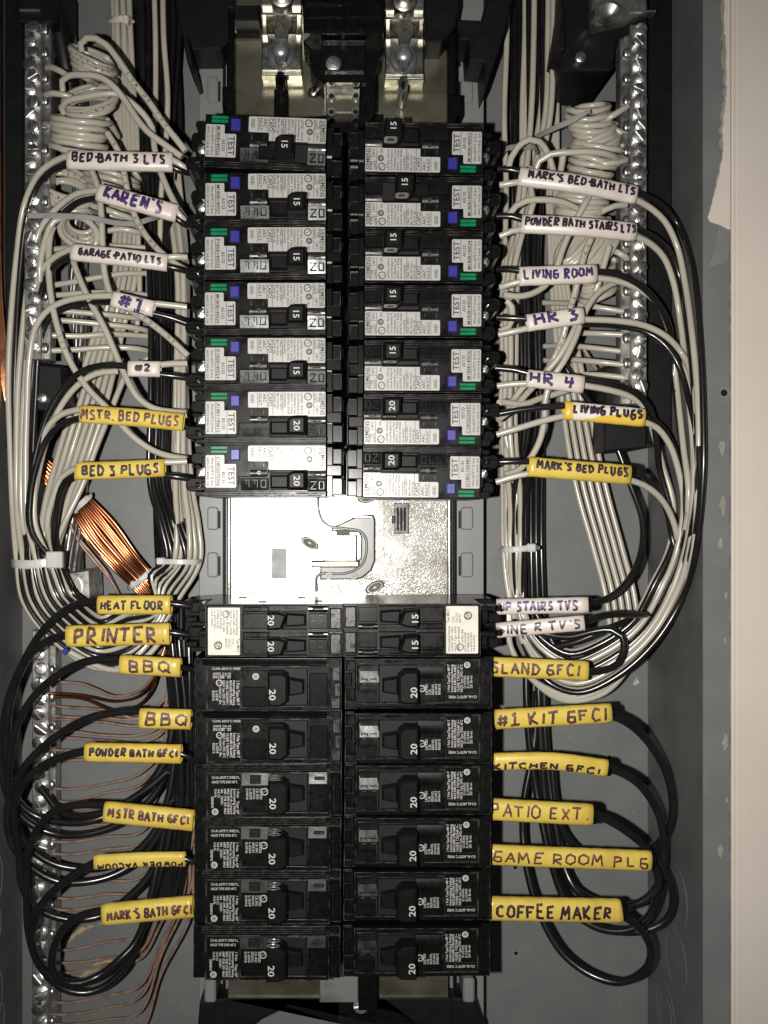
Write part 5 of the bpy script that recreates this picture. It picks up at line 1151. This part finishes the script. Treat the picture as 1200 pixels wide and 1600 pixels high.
for s, lab in (('942,190,54 955,182,58 968,174,58 980,166,56', 'topmost short white stub entering the right bar'), ('940,196,52 955,200,54 972,208,54', 'second short white stub entering the right bar'), ('925,246,58 945,256,62 962,254,62 978,250,58', 'short white stub entering the right bar above the sleeves'),
               ('930,336,56 945,328,58 960,322,58 978,320,56', 'short white stub entering the right bar between the upper sleeves'), ('955,392,52 965,394,56 975,400,56 980,404,54', 'short curved white stub entering the right bar')):
    wire(s, WR, WW, lab)

# ------------------------------------------------------------------ right side loops
nmR = ["MARK'S BED-BATH LTS", 'POWDER BATH STAIRS LTS', 'LIVING ROOM', 'HR 3', 'HR 4', 'LIVING PLUGS', "MARK'S BED PLUGS"]
RWs = ['991,311,76 1012,322,72 1038,345,68 1058,385,64 1070,440,62 1080,510,61 1088,590,61 1092,670,62 1090,750,62',
       '990,368,76 1015,380,72 1037,402,68 1052,440,64 1062,495,60 1070,560,58 1078,640,58 1084,720,60',
       '930,434,76 960,438,74 995,450,70 1024,470,66 1042,505,60 1050,545,56 1058,610,54 1068,700,54 1076,770,56',
       '911,499,77 960,501,76 1005,508,74 1040,525,72 1066,553,68 1082,590,65 1088,640,62 1086,720,62 1082,790,60',
       '911,602,76 950,609,74 985,620,70 1008,638,66 1022,680,60 1036,730,56 1052,790,56',
       '1006,659,76 1026,668,74 1046,694,70 1060,735,66 1068,785,62',
       '984,750,76 1004,757,74 1026,772,70 1046,800,64 1058,840,60']
RBs = ['994,300,74 1030,318,68 1060,352,63 1080,405,60 1090,470,58 1096,560,57 1099,650,57 1099,740,58',
       '991,357,74 1020,370,68 1045,392,64 1064,440,58 1074,500,54 1084,600,52 1092,700,54 1094,780,56',
       '931,424,78 965,429,77 1000,446,75 1030,478,70 1048,520,62 1052,580,54 1060,650,52 1070,740,54',
       '911,506,72 960,509,66 1010,519,66 1040,540,68 1062,575,68 1078,630,64 1088,680,62 1090,760,60',
       '911,592,78 950,599,78 990,612,75 1015,640,70 1026,690,64 1030,730,58 1044,780,56 1056,820,56',
       '1006,648,72 1034,668,64 1056,704,60 1068,745,58 1074,790,58',
       '985,734,76 1000,740,74 1024,766,66 1042,800,62 1050,840,58']
for k in range(7):
    for c in (0, 1):
        base = path((RWs, RBs)[c][k])
        o_ = 4 if c else 0
        kk = (0, 1, 3, 2, 6, 4, 5)[k]; dz = (7 if (k+c) % 2 else 0)
        tail = [P(1084-6.5*kk+o_, 858, 60-kk*1.5+dz), P(1064-7.5*kk+o_, 930-3*kk, 58-kk+dz), P(1022-6*kk+o_, 1000-5*kk, 54-kk+dz), P(965-5*kk, 1052-8*kk+o_, 50-kk+dz), P(902-2*kk, 1078-10*kk+o_, 46-kk+dz), P(852, 1058-10*kk+o_, 42-kk+dz), P(818+1*kk, 1005-6*kk, 40), P(795+3.5*kk+o_*.5, 930, 38),
                P(787+5.2*kk+o_*.5, 857, 36+(kk % 3)*3), P(786+5.4*kk+o_, 780, 32+(kk % 3)*3)]
        if c == 0:
            xm = (784, 791, 798, 784, 790, 797, 805)[k]; xt = (792, 826, 834, 848, 856, 864, 820)[k]; hh = 26+(k*5) % 13
            tail += [P(xm, 680, hh), P(xm+1, 560, hh), P(xm+3, 440, hh), P((xm+xt)/2+3, 300, hh), P(xt-4, 180, hh), P(xt, 60, hh), P(xt+1, -40, hh)]
        else:
            xm = 808+5.6*k; xt = 801+7.2*k; hh = 20+(k*4) % 13
            tail += [P(xm, 680, hh), P(xm+1, 520, hh), P(xm-1, 400, hh), P(xt+4, 260, hh), P(xt+4, 120, hh), P(xt+3, -40, hh)]
        col = ('white', 'black')[c]
        wire('', WR, (WW, BW)[c], '%s wire looping down the right from the %s sleeve' % (col, {'HR 3': 'upper HR', 'HR 4': 'lower HR'}.get(nmR[k], nmR[k])), 'looped branch wires, right', pts=base+tail)
ends = [('812,268,76 798,265,76 778,264,74', 'b', nmR[0]), ('812,284,76 800,286,76 781,289,74', 'w', nmR[0]), ('816,343,76 800,338,76 776,338,74', 'b', nmR[1]), ('816,358,76 800,361,76 781,369,74', 'w', nmR[1]),
        ('812,423,78 798,421,77 776,421,74', 'b', nmR[2]), ('812,440,78 797,444,77 781,449,75', 'w', nmR[2]), ('823,498,78 800,497,77 776,496,75', 'b', nmR[3]), ('824,513,78 802,518,77 779,523,75', 'w', nmR[3]),
        ('824,583,78 805,578,77 774,575,75', 'b', nmR[4]), ('822,599,78 802,600,77 777,603,75', 'w', nmR[4]), ('882,634,78 850,636,78 810,641,77 772,648,75', 'b', nmR[5]), ('880,650,78 850,657,78 810,669,77 776,679,75', 'w', nmR[5]),
        ('826,721,78 800,721,78 772,722,76', 'b', nmR[6]), ('826,740,78 805,744,77 775,753,75', 'w', nmR[6])]
for s, c, nm in ends:
    wire(s, WR, WW if c == 'w' else BW, 'short %s wire end between the breaker and the %s sleeve' % ('white' if c == 'w' else 'black', {'HR 3': 'upper HR', 'HR 4': 'lower HR'}.get(nm, nm)), 'wire ends at the breaker terminals')
for i in range(9):
    h = 8+(i % 4)*3.4; q = i % 6
    pts = [P(800+8*q, -40, h), P(802+8*q, 120, h), P(804+8*q, 260, h), P(812+6.4*q, 420, h), P(820+5*q, 560, h), P(824+4.6*q, 700, h), P(826+4*q, 857, h+6), P(828+4.6*q, 1000, h+6), P(826+5*q, 1060, h+8)]
    wire('', 1.75, BW, 'one of the straight black wires standing in the bundle right of the breakers', 'black riser wires right of the breakers', pts=pts)
for i in range(5):
    wire('', WR, WW, ('%s of five white wires slanting down behind the right sleeves' % ORD[i]), 'slanting white neutral wires, right', pts=[
        P(843+6*i, -40, 16), P(848+5.5*i, 150, 16), P(856+4*i, 300, 16), P(861+5.5*i, 420, 18), P(866+7*i, 500, 20), P(873+8.5*i, 570, 22), P(881+10.5*i, 650, 22), P(900+11.5*i, 760, 24), P(928+11.2*i, 860, 26), P(946+11.2*i, 930, 28), P(953+10.8*i, 990, 32), P(952+9*i, 1030, 36), P(925+5*i, 1062+5*i, 38), P(880, 1082+3*i, 36), P(830, 1060, 34), P(798, 1010, 32), P(786+3*i, 950, 30)])
XRR = [('794,264,72 798,248,72 808,231,72 826,218,72 842,221,70 854,236,66 863,262,62 868,300,50 870,340,40', 'white pigtail arching up beside the top right breaker', 0),
       ('836,268,66 842,252,68 860,241,70 890,238,72 920,237,72 945,240,70 962,247,64 965,256,58', 'white pigtail crossing the coil stack above the first right sleeve', 0),
       ('794,337,72 806,322,72 822,314,72 850,312,72 880,316,70 902,326,66', 'white pigtail arching between the two upper right sleeves', 0),
       ('829,262,56 830,300,58 833,318,60 828,335,60 822,345,58', 'white pigtail bending down behind the first right sleeve', 0),
       ('924,372,70 914,395,70 905,430,70 896,465,68 887,495,68 880,525,66 868,555,62 850,585,60 826,612,62 800,640,66 778,656,70', 'printed white pigtail slanting from the right coils to the sixth right breaker', (.0, .85, 'AND OIL RESISTANT '))
       , ('952,385,66 946,405,66 936,440,66 930,455,64', 'white wire hanging in front of the slanted right coil', 0),
       ('978,436,58 955,444,62 930,462,66 912,492,68 898,530,70 880,566,70 862,592,68 852,625,66 850,660,66 842,692,66 824,722,66 804,738,68 788,742,70', 'long white pigtail slanting from the right bar to the seventh right breaker', 0),
       ('888,368,66 878,392,66 866,428,66 850,448,66 828,460,68 806,463,70 786,460,72', 'white pigtail curving under the LIVING ROOM sleeve to the third right breaker', 0),
       ('792,470,70 800,480,70 801,498,70 794,512,70 780,518,70', 'short white pigtail bending into the fourth right breaker', 0),
       ('905,496,66 890,530,66 870,562,64 850,584,62 820,602,62 800,626,62 780,629,70', 'white pigtail passing behind the HR 4 sleeve to the fifth right breaker', 0),
       ('918,598,52 880,612,56 845,622,60 820,631,64 784,628,70', 'white pigtail from behind the HR 4 sleeve', 0),
       ('920,308,62 912,322,64 902,340,62 892,356,60', 'white wire slanting across the coil between the upper sleeves', 0),
       ('882,232,62 879,248,60 876,268,56', 'white wire dropping behind the first right sleeve beside the coils', 0)]
for s, lab, pm in XRR: wire(s, WR*1.03, WW, lab, print_marks=pm or None)
for s, lab in (('848,473,24 880,474,34 915,477,46 945,482,50 975,487,52', 'topmost of the level row'), ('895,520,40 930,521,48 972,523,52', 'second, just below the HR 3 sleeve'), ('850,541,24 885,540,36 920,543,46 970,549,52', 'third of the level row'),
               ('850,563,24 890,562,38 930,565,48 974,570,52', 'fourth of the level row'), ('912,585,44 940,586,48 976,590,52', 'lowest, right of the HR 4 sleeve')):
    wire(s, WR*0.95, WW, 'white wire running level to the upper right bar, '+lab, 'level neutral wires at the upper right bar')
wire('902,530,20 915,550,20 930,575,18 950,610,14', 1.3, M['old_copper'], 'thin tarnished copper wire slanting behind the right neutral bar')
wire('872,556,40 884,575,42 900,600,42 930,640,40 962,695,40 986,760,42 1003,810,46 1004,850,50 992,890,56 968,922,64 942,938,72 919,944,76', 1.75, BW, 'black wire bowing round from the UP STAIRS sleeve behind the yellow sleeves')
wire('800,972,52 850,990,56 890,995,58 930,986,60 955,984,62 972,994,64 975,1015,66 966,1036,68 945,1047,72 917,1050,78', 1.9, BW, 'black wire making a small hook above the ISLAND GFCI sleeve')
wire('1068,850,40 1058,885,42 1040,920,46 1020,946,50 985,968,52 950,982,54 900,1003,50 870,1010,46', 1.9, BW, 'black wire sweeping left behind the hook above ISLAND GFCI')
wire('913,972,78 930,965,76 955,960,72 985,960,66 1008,960,60 1030,948,54 1050,920,46 1064,880,42 1070,840,40', 1.8, BW, "black wire leaving the TV'S sleeve to the right")
wire('838,960,40 856,990,42 874,1020,44 900,1040,46', 1.8, BW, 'black wire slanting down behind the ISLAND GFCI sleeve')
RB5 = [('954,1117,78 975,1126,76 1000,1145,72 1022,1172,68 1040,1205,64 1050,1245,62 1050,1275,60 1041,1303,58 1022,1322,54 1000,1336,46 960,1350,40', '#1 KIT GFCI'),
       ('946,1198,78 968,1206,76 995,1222,73 1018,1250,70 1033,1285,68 1037,1325,66 1034,1365,64 1027,1405,62 1010,1436,60 985,1452,58 950,1454,54 915,1440,48 885,1410,42 862,1350,38 848,1290,34 838,1235,30 828,1170,28 823,1100,26 822,1040,24', 'KITCHEN GFCI'),
       ('923,1272,78 945,1279,76 975,1296,72 1005,1320,68 1030,1350,66 1048,1382,64 1052,1412,62 1040,1438,60 1012,1453,58 975,1456,54 935,1450,50 905,1430,44 876,1385,38 862,1330,34 852,1250,30 846,1170,28 842,1090,26 840,1040,24', 'PATIO EXT.'),
       ('1014,1347,78 1026,1362,76 1028,1384,74 1012,1403,72 990,1414,70 965,1418,64 930,1408,52 900,1390,44 880,1350,38 868,1290,34 858,1220,30 852,1150,28 850,1060,26', 'GAME ROOM PLG'),
       ('968,1426,78 985,1438,76 1006,1458,72 1017,1484,70 1013,1508,68 992,1527,64 965,1535,60 935,1528,56 905,1512,52 876,1486,48 852,1446,44 834,1400,40 822,1350,36 817,1300,32 819,1250,30 828,1200,28 836,1150,26 838,1080,24', 'COFFEE MAKER')]
for s, nm in RB5: wire(s, 2.05, BW, 'thick black cable looping up to the bundle from the %s sleeve' % nm, 'thick black loops, lower right')
wire('862,1180,30 866,1240,32 876,1290,34 895,1320,34 930,1345,36 960,1348,36', 2.0, BW, 'thick black cable passing behind the GAME ROOM sleeve')

# end caps, black heat-shrink collars at the right ends of sleeves
for (x, y, w_) in ((921, 945, 24), (915, 973, 22), (957, 1114, 21), (951, 1200, 26), (928, 1273, 31), (1019, 1345, 28), (973, 1424, 32), (989, 736, 17)):
    og = P(x, y, 78); q = MB(); r_ = w_/2*(D-78)/F*0.96
    q.tube([P(x-4, y, 78), P(x+2.5, y, 78), P(x+3.6, y, 78)], lambda t: r_*(1 if t < .8 else .8), 16, ry=r_*0.6)
    solo('end_collar', q, M['black'], 'black tape collar at the right end of the sleeve, %s' % {945: 'lettered UP STAIRS TVS', 973: "lettered TV'S", 1114: 'lettered #1 KIT GFCI', 1200: 'lettered KITCHEN GFCI', 1273: 'lettered PATIO EXT.', 1345: 'lettered GAME ROOM PLG', 1424: 'lettered COFFEE MAKER', 736: "lettered MARK'S BED PLUGS"}[y], 'collar', og)

# ------------------------------------------------------------------ thick black loops, lower left
LB = [('154,940,76 125,943,74 95,958,70 62,992,64 34,1040,58 14,1090,54 4,1150,50 4,1210,46 18,1255,44 45,1285,42 85,1303,40 130,1304,40 180,1290,38 222,1262,36 252,1225,34 276,1165,34 284,1090,34 288,1010,32', 'HEAT FLOOR'),
      ('105,992,78 80,999,74 50,1020,68 28,1058,62 14,1110,56 10,1170,52 14,1220,50 30,1255,48 58,1276,46 100,1285,46 145,1282,46 190,1262,42 225,1235,40 255,1195,38 270,1130,36 274,1060,34 280,1000,32', 'PRINTER.'),
      ('188,1031,78 150,1031,76 112,1042,72 78,1064,68 50,1092,64 28,1130,60 16,1180,56 14,1240,52 26,1290,50 44,1322,48 80,1348,46 120,1357,44 165,1355,42 205,1337,40 240,1302,38 262,1250,36 272,1190,34', 'BBQ (upper)'),
      ('219,1111,78 180,1113,76 140,1122,74 100,1142,70 62,1172,66 34,1204,62 16,1244,58 12,1290,56 24,1328,54 50,1356,52 90,1377,50 135,1378,48 180,1366,44 220,1340,40 250,1300,38 268,1250,36', 'BBQ (lower)'),
      ('134,1173,78 104,1180,76 72,1194,72 45,1214,68 28,1240,64 22,1275,60 30,1330,56 34,1380,54 50,1412,52 80,1430,50 115,1437,48 160,1430,44 205,1398,42 235,1365,40 252,1320,38 262,1270,36', 'POWDER BATH GFCI'),
      ('164,1258,78 130,1257,76 98,1262,74 70,1280,70 50,1312,66 42,1350,62 42,1400,58 44,1450,56 54,1490,54 72,1522,52 100,1545,50 135,1551,48 165,1540,46 195,1512,44 215,1470,42 232,1420,40 248,1370,38 262,1300,36', 'MSTR BATH GFCI'),
      ('148,1348,78 122,1362,76 92,1385,72 66,1412,68 52,1446,64 50,1478,60 64,1510,58 90,1532,56 118,1538,54 148,1530,50 180,1508,48 210,1475,46 230,1430,42 246,1380,40 262,1320,38 270,1260,36', 'POWDER VACUUM, upside down'),
      ('161,1424,78 135,1428,76 110,1440,74 92,1462,70 82,1492,66 84,1520,62 100,1534,58 125,1536,56 155,1524,52 186,1500,50 212,1472,46 228,1430,44 240,1380,42 252,1320,38 266,1250,36', "MARK'S BATH GFCI")]
for s, nm in LB: wire(s, 2.02, BW, 'thick black cable looping round to the breakers from the %s sleeve' % nm, 'thick black loops, lower left')
for i in range(5):
    wire('', 1.9, BW, 'one of the thick black cables hanging beside the lower left breakers', 'thick black risers, lower left', pts=[P(262+8*i, 960, 30+3*(i % 2)), P(268+7*i, 1050, 34), P(271+6.6*i, 1150, 34), P(270+7*i, 1260, 34+2*(i % 2)), P(262+6*i, 1340, 34), P(250+4*i, 1400+6*i, 34)])
wire('62,1230,40 100,1272,44 140,1274,46 180,1262,46 230,1232,44 262,1205,42', 1.9, BW, 'black cable crossing behind the MSTR BATH GFCI sleeve')
# short blue-taped white end
solo('tape_flag', MB().prism([(X(96, 60), Y(1016, 60)), (X(104, 60), Y(1012, 60)), (X(110, 60), Y(1018, 60)), (X(101, 60), Y(1024, 60))], 58, 61, 0.3), M['tape_blue'], 'small blue tape flag on a white wire under the PRINTER. sleeve', 'tape', P(103, 1018, 60))
wire('108,1018,58 130,1030,56 155,1042,52 180,1047,48 205,1042,44 235,1020,40 262,985,36', WR, WW, 'white wire with blue tape on its end under the PRINTER. sleeve')

# ------------------------------------------------------------------ copper
CP, OC = M['copper'], M['old_copper']
ux, uy = 0.66, 0.75     # across-bundle direction handled by offsets below
for i in range(13):
    w_ = (i-6)*3.55; h = 16+(i % 2)*3.4+random.uniform(-1.2, 1.2); jt = random.uniform(-1.7, 1.7)
    pts = [P(w_*.25-5, -30, 36), P(w_*.25-4, 250, 36), P(w_*.3-2, 480, 34), P(12+w_*.4, 600, 32), P(40+w_*.6, 690, 26), P(90+w_*.7, 752-w_*.4, h), P(128+w_*.72+jt, 794-w_*.72, h+3), P(160+w_*.85, 836-w_*.8+jt*2, h+2), P(196+w_*.72-jt, 878-w_*.7-jt, h+random.uniform(-1, 2)), P(222+w_*.62, 906-w_*.62, h+2), P(244+w_*.6, 940-w_*.5, h), P(258+w_*.4, 985, h), P(266+w_*.3, 1030, h)]
    wire('', 0.86, CP, ('bright bare copper wire, %s across the tied bundle slanting down from the left' % ORD[i]), 'tied bare copper bundle', pts=pts)
for s, lab in (('100,790,22 118,838,20 150,880,18 172,905,16 188,935,14 200,970,12', 'single copper wire sagging below the tied copper bundle'), ('96,782,22 112,826,20 144,866,18 168,896,16 186,930,14', 'second loose copper wire under the tied copper bundle')):
    wire(s, 0.86, OC, lab)
gy = [(1065, 1090, 1086), (1083, 1098, 1092), (1088, 1112, 1104), (1103, 1120, 1112), (1118, 1124, 1120), (1124, 1134, 1128), (1142, 1148, 1140), (1152, 1160, 1154), (1172, 1172, 1170), (1188, 1184, 1170), (1232, 1212, 1180), (1251, 1226, 1190), (1270, 1260, 1230), (1288, 1285, 1240), (1315, 1304, 1268), (1334, 1318, 1290), (1376, 1372, 1340),
      (1402, 1394, 1350), (1421, 1412, 1366), (1484, 1462, 1410), (1504, 1488, 1430), (1519, 1500, 1450), (1566, 1540, 1480), (1585, 1560, 1490), (1600, 1585, 1500), (1618, 1610, 1530)]
_o = ['topmost', 'second', 'third', 'fourth', 'fifth', 'sixth', 'seventh', 'eighth', 'ninth', 'tenth', 'eleventh', 'twelfth', 'thirteenth']
GL = ['thin bare ground wire at the lower left bar, %s from the top' % _o[i] if i < 13 else 'thin bare ground wire at the lower left bar, %s from the bottom' % (['lowest']+_o[1:])[25-i] for i in range(26)]
GL[1] = GL[1].replace('thin bare', 'bright copper'); GL[2] = GL[2].replace('thin bare', 'bright copper')
for i, (y0, y1, y2) in enumerate(gy):
    up = y2-60-1.5*i
    x3 = 262+(i*7) % 34 if i < 19 else 284+(i*5) % 16
    m_ = CP if i in (1, 2) else OC
    hb = 16
    pts = [P(82, y0, 15), P(110, y0+1+random.uniform(-1, 2), hb), P(165, (y0+y1)/2+random.uniform(-2, 4), hb+2), P(218, y1+random.uniform(-3, 3), hb+4), P(252, y2-(8 if i > 3 else 14), hb+6), P(x3, up, hb+8), P(x3+6, up-70, hb+8)]
    if i < 3: pts = [P(82, y0, 15), P(130, y0+4, hb), P(180, y1-2, hb+4), P(216, y1-10, hb+8), P(236, y2-24, hb+12), P(248, 1050-5*i, hb+16), P(258, 1010, hb+14)]
    wire('', 0.82, m_, GL[i], 'ground wires at the lower left bar', pts=pts)
# stranded aluminium cable dropping behind the left bundle to its lug
st = thing('stranded_cable', 'thick stranded grey aluminium cable dropping behind the left wire bundle to a square lug', 'cable', P(120, 400, 20)); og = P(120, 400, 20)
cp_ = spline([P(96, -40, 24), P(104, 60, 22), P(122, 170, 18), P(128, 300, 14), P(122, 440, 12), P(130, 560, 12), P(128, 700, 12), P(118, 800, 14), P(115, 860, 18), P(115, 905, 22)], 3)
for k in range(9):
    pts = [c+Vector((4.0*math.cos(2*math.pi*k/9+i*0.11), 0, 4.0*math.sin(2*math.pi*k/9+i*0.11))) for i, c in enumerate(cp_)]
    MB().tube(pts, 1.45, 6).build('strand', M['alu'] if k % 2 else M['alu_strand'], st, og)
wire('40,-40,46 62,60,44 80,120,42 96,180,40', 6.5, M['dark'], 'very thick black insulated cable entering at the upper left corner', cat='cable')
wire('66,-40,50 90,40,46 104,110,40 110,150,34', 5.0, M['dark'], 'second thick black cable at the upper left corner', cat='cable')

# ------------------------------------------------------------------ zip ties
def tie(label, pts, wpx, m, head=None, thick=0.5):
    pp = spline([P(*q) for q in pts], 2); o = pp[len(pp)//2].copy(); A_ = wpx/2*(D-pts[0][2])/F
    t = thing('cable_tie', label, 'cable tie', o, None); q = MB(); vs = []; fs = []
    n = len(pp)
    for i, p in enumerate(pp):
        tt = (pp[min(i+1, n-1)]-pp[max(i-1, 0)]).normalized(); nz = (Vector((0, 0, 1))-tt*tt.z).normalized(); u = nz.cross(tt)
        k = 1.0 if i < n-4 else 0.55+0.1*(n-i)
        for a, b_ in ((-1, -1), (-1, .6), (-.7, 1), (.7, 1), (1, .6), (1, -1)): vs.append(p+u*(a*A_*k)+nz*(b_*thick))
    for i in range(n-1):
        for k in range(6): fs.append((6*i+k, 6*i+(k+1) % 6, 6*i+6+(k+1) % 6, 6*i+6+k))
    fs += [tuple(range(6)), tuple(6*(n-1)+k for k in range(6))[::-1]]
    q.add(vs, fs); q.build('strap', m, t, o)
    if head:
        hx, hy, hw, hh, hz = head; q = MB(); q.rbox(X(hx-hw/2, hz), X(hx+hw/2, hz), Y(hy-hh/2, hz), Y(hy+hh/2, hz), hz-3.5, hz, 0.8, 0.6); q.build('tie_head', m, t, o)
    return t
TI, TG = M['tie'], M['tie_grey']
tie('broad white cable tie round the left wire bundle, its head at the right', [(19, 880, 52), (26, 881, 62), (50, 882, 66), (80, 878, 64), (100, 876, 56)], 13, TI, (84, 875, 26, 26, 68))
tie('thin pale cable tie round the inner left bundle beside the rail', [(243, 876, 40), (250, 877, 52), (278, 878, 56), (306, 878, 52), (313, 877, 42)], 8, TI, (251, 877, 14, 11, 56))
tie('thin pale cable tie round the bundle right of the rail', [(782, 857, 38), (790, 859, 46), (810, 858, 50), (832, 856, 48), (842, 856, 40)], 9, TI, (831, 856, 14, 13, 50))
tie('cable tie with a dark tail round the white wires at the top left', [(168, 30, 26), (176, 31, 34), (192, 29, 36), (204, 28, 30), (207, 34, 26)], 10, M['sleeve_white'], (196, 29, 9, 13, 36))
tie('long grey cable tie whose tail crosses the left coils', [(44, 337, 74), (90, 337, 74), (140, 340, 72), (180, 348, 66), (212, 349, 62), (232, 343, 60), (258, 336, 50)], 8, TG)
tie('grey cable tie round the right bundle, its long tail pointing to the coils', [(784, 240, 40), (792, 232, 48), (812, 229, 52), (834, 230, 50), (840, 240, 44)], 8, TG)
tie('long straight tail of grey cable tie lying over the top right coil', [(838, 214, 52), (862, 202, 62), (890, 190, 68), (916, 176, 72), (922, 174, 72)], 8, TG)
tie('pale cable tie at the upper end of the copper bundle', [(104, 800, 18), (110, 800, 27), (124, 790, 30), (138, 777, 28), (141, 772, 20)], 9, TI, (113, 797, 14, 10, 30))
tie('pale cable tie at the lower end of the copper bundle', [(200, 919, 18), (205, 917, 26), (220, 906, 29), (234, 893, 27), (240, 888, 18)], 8, TI, (208, 913, 10, 10, 29))
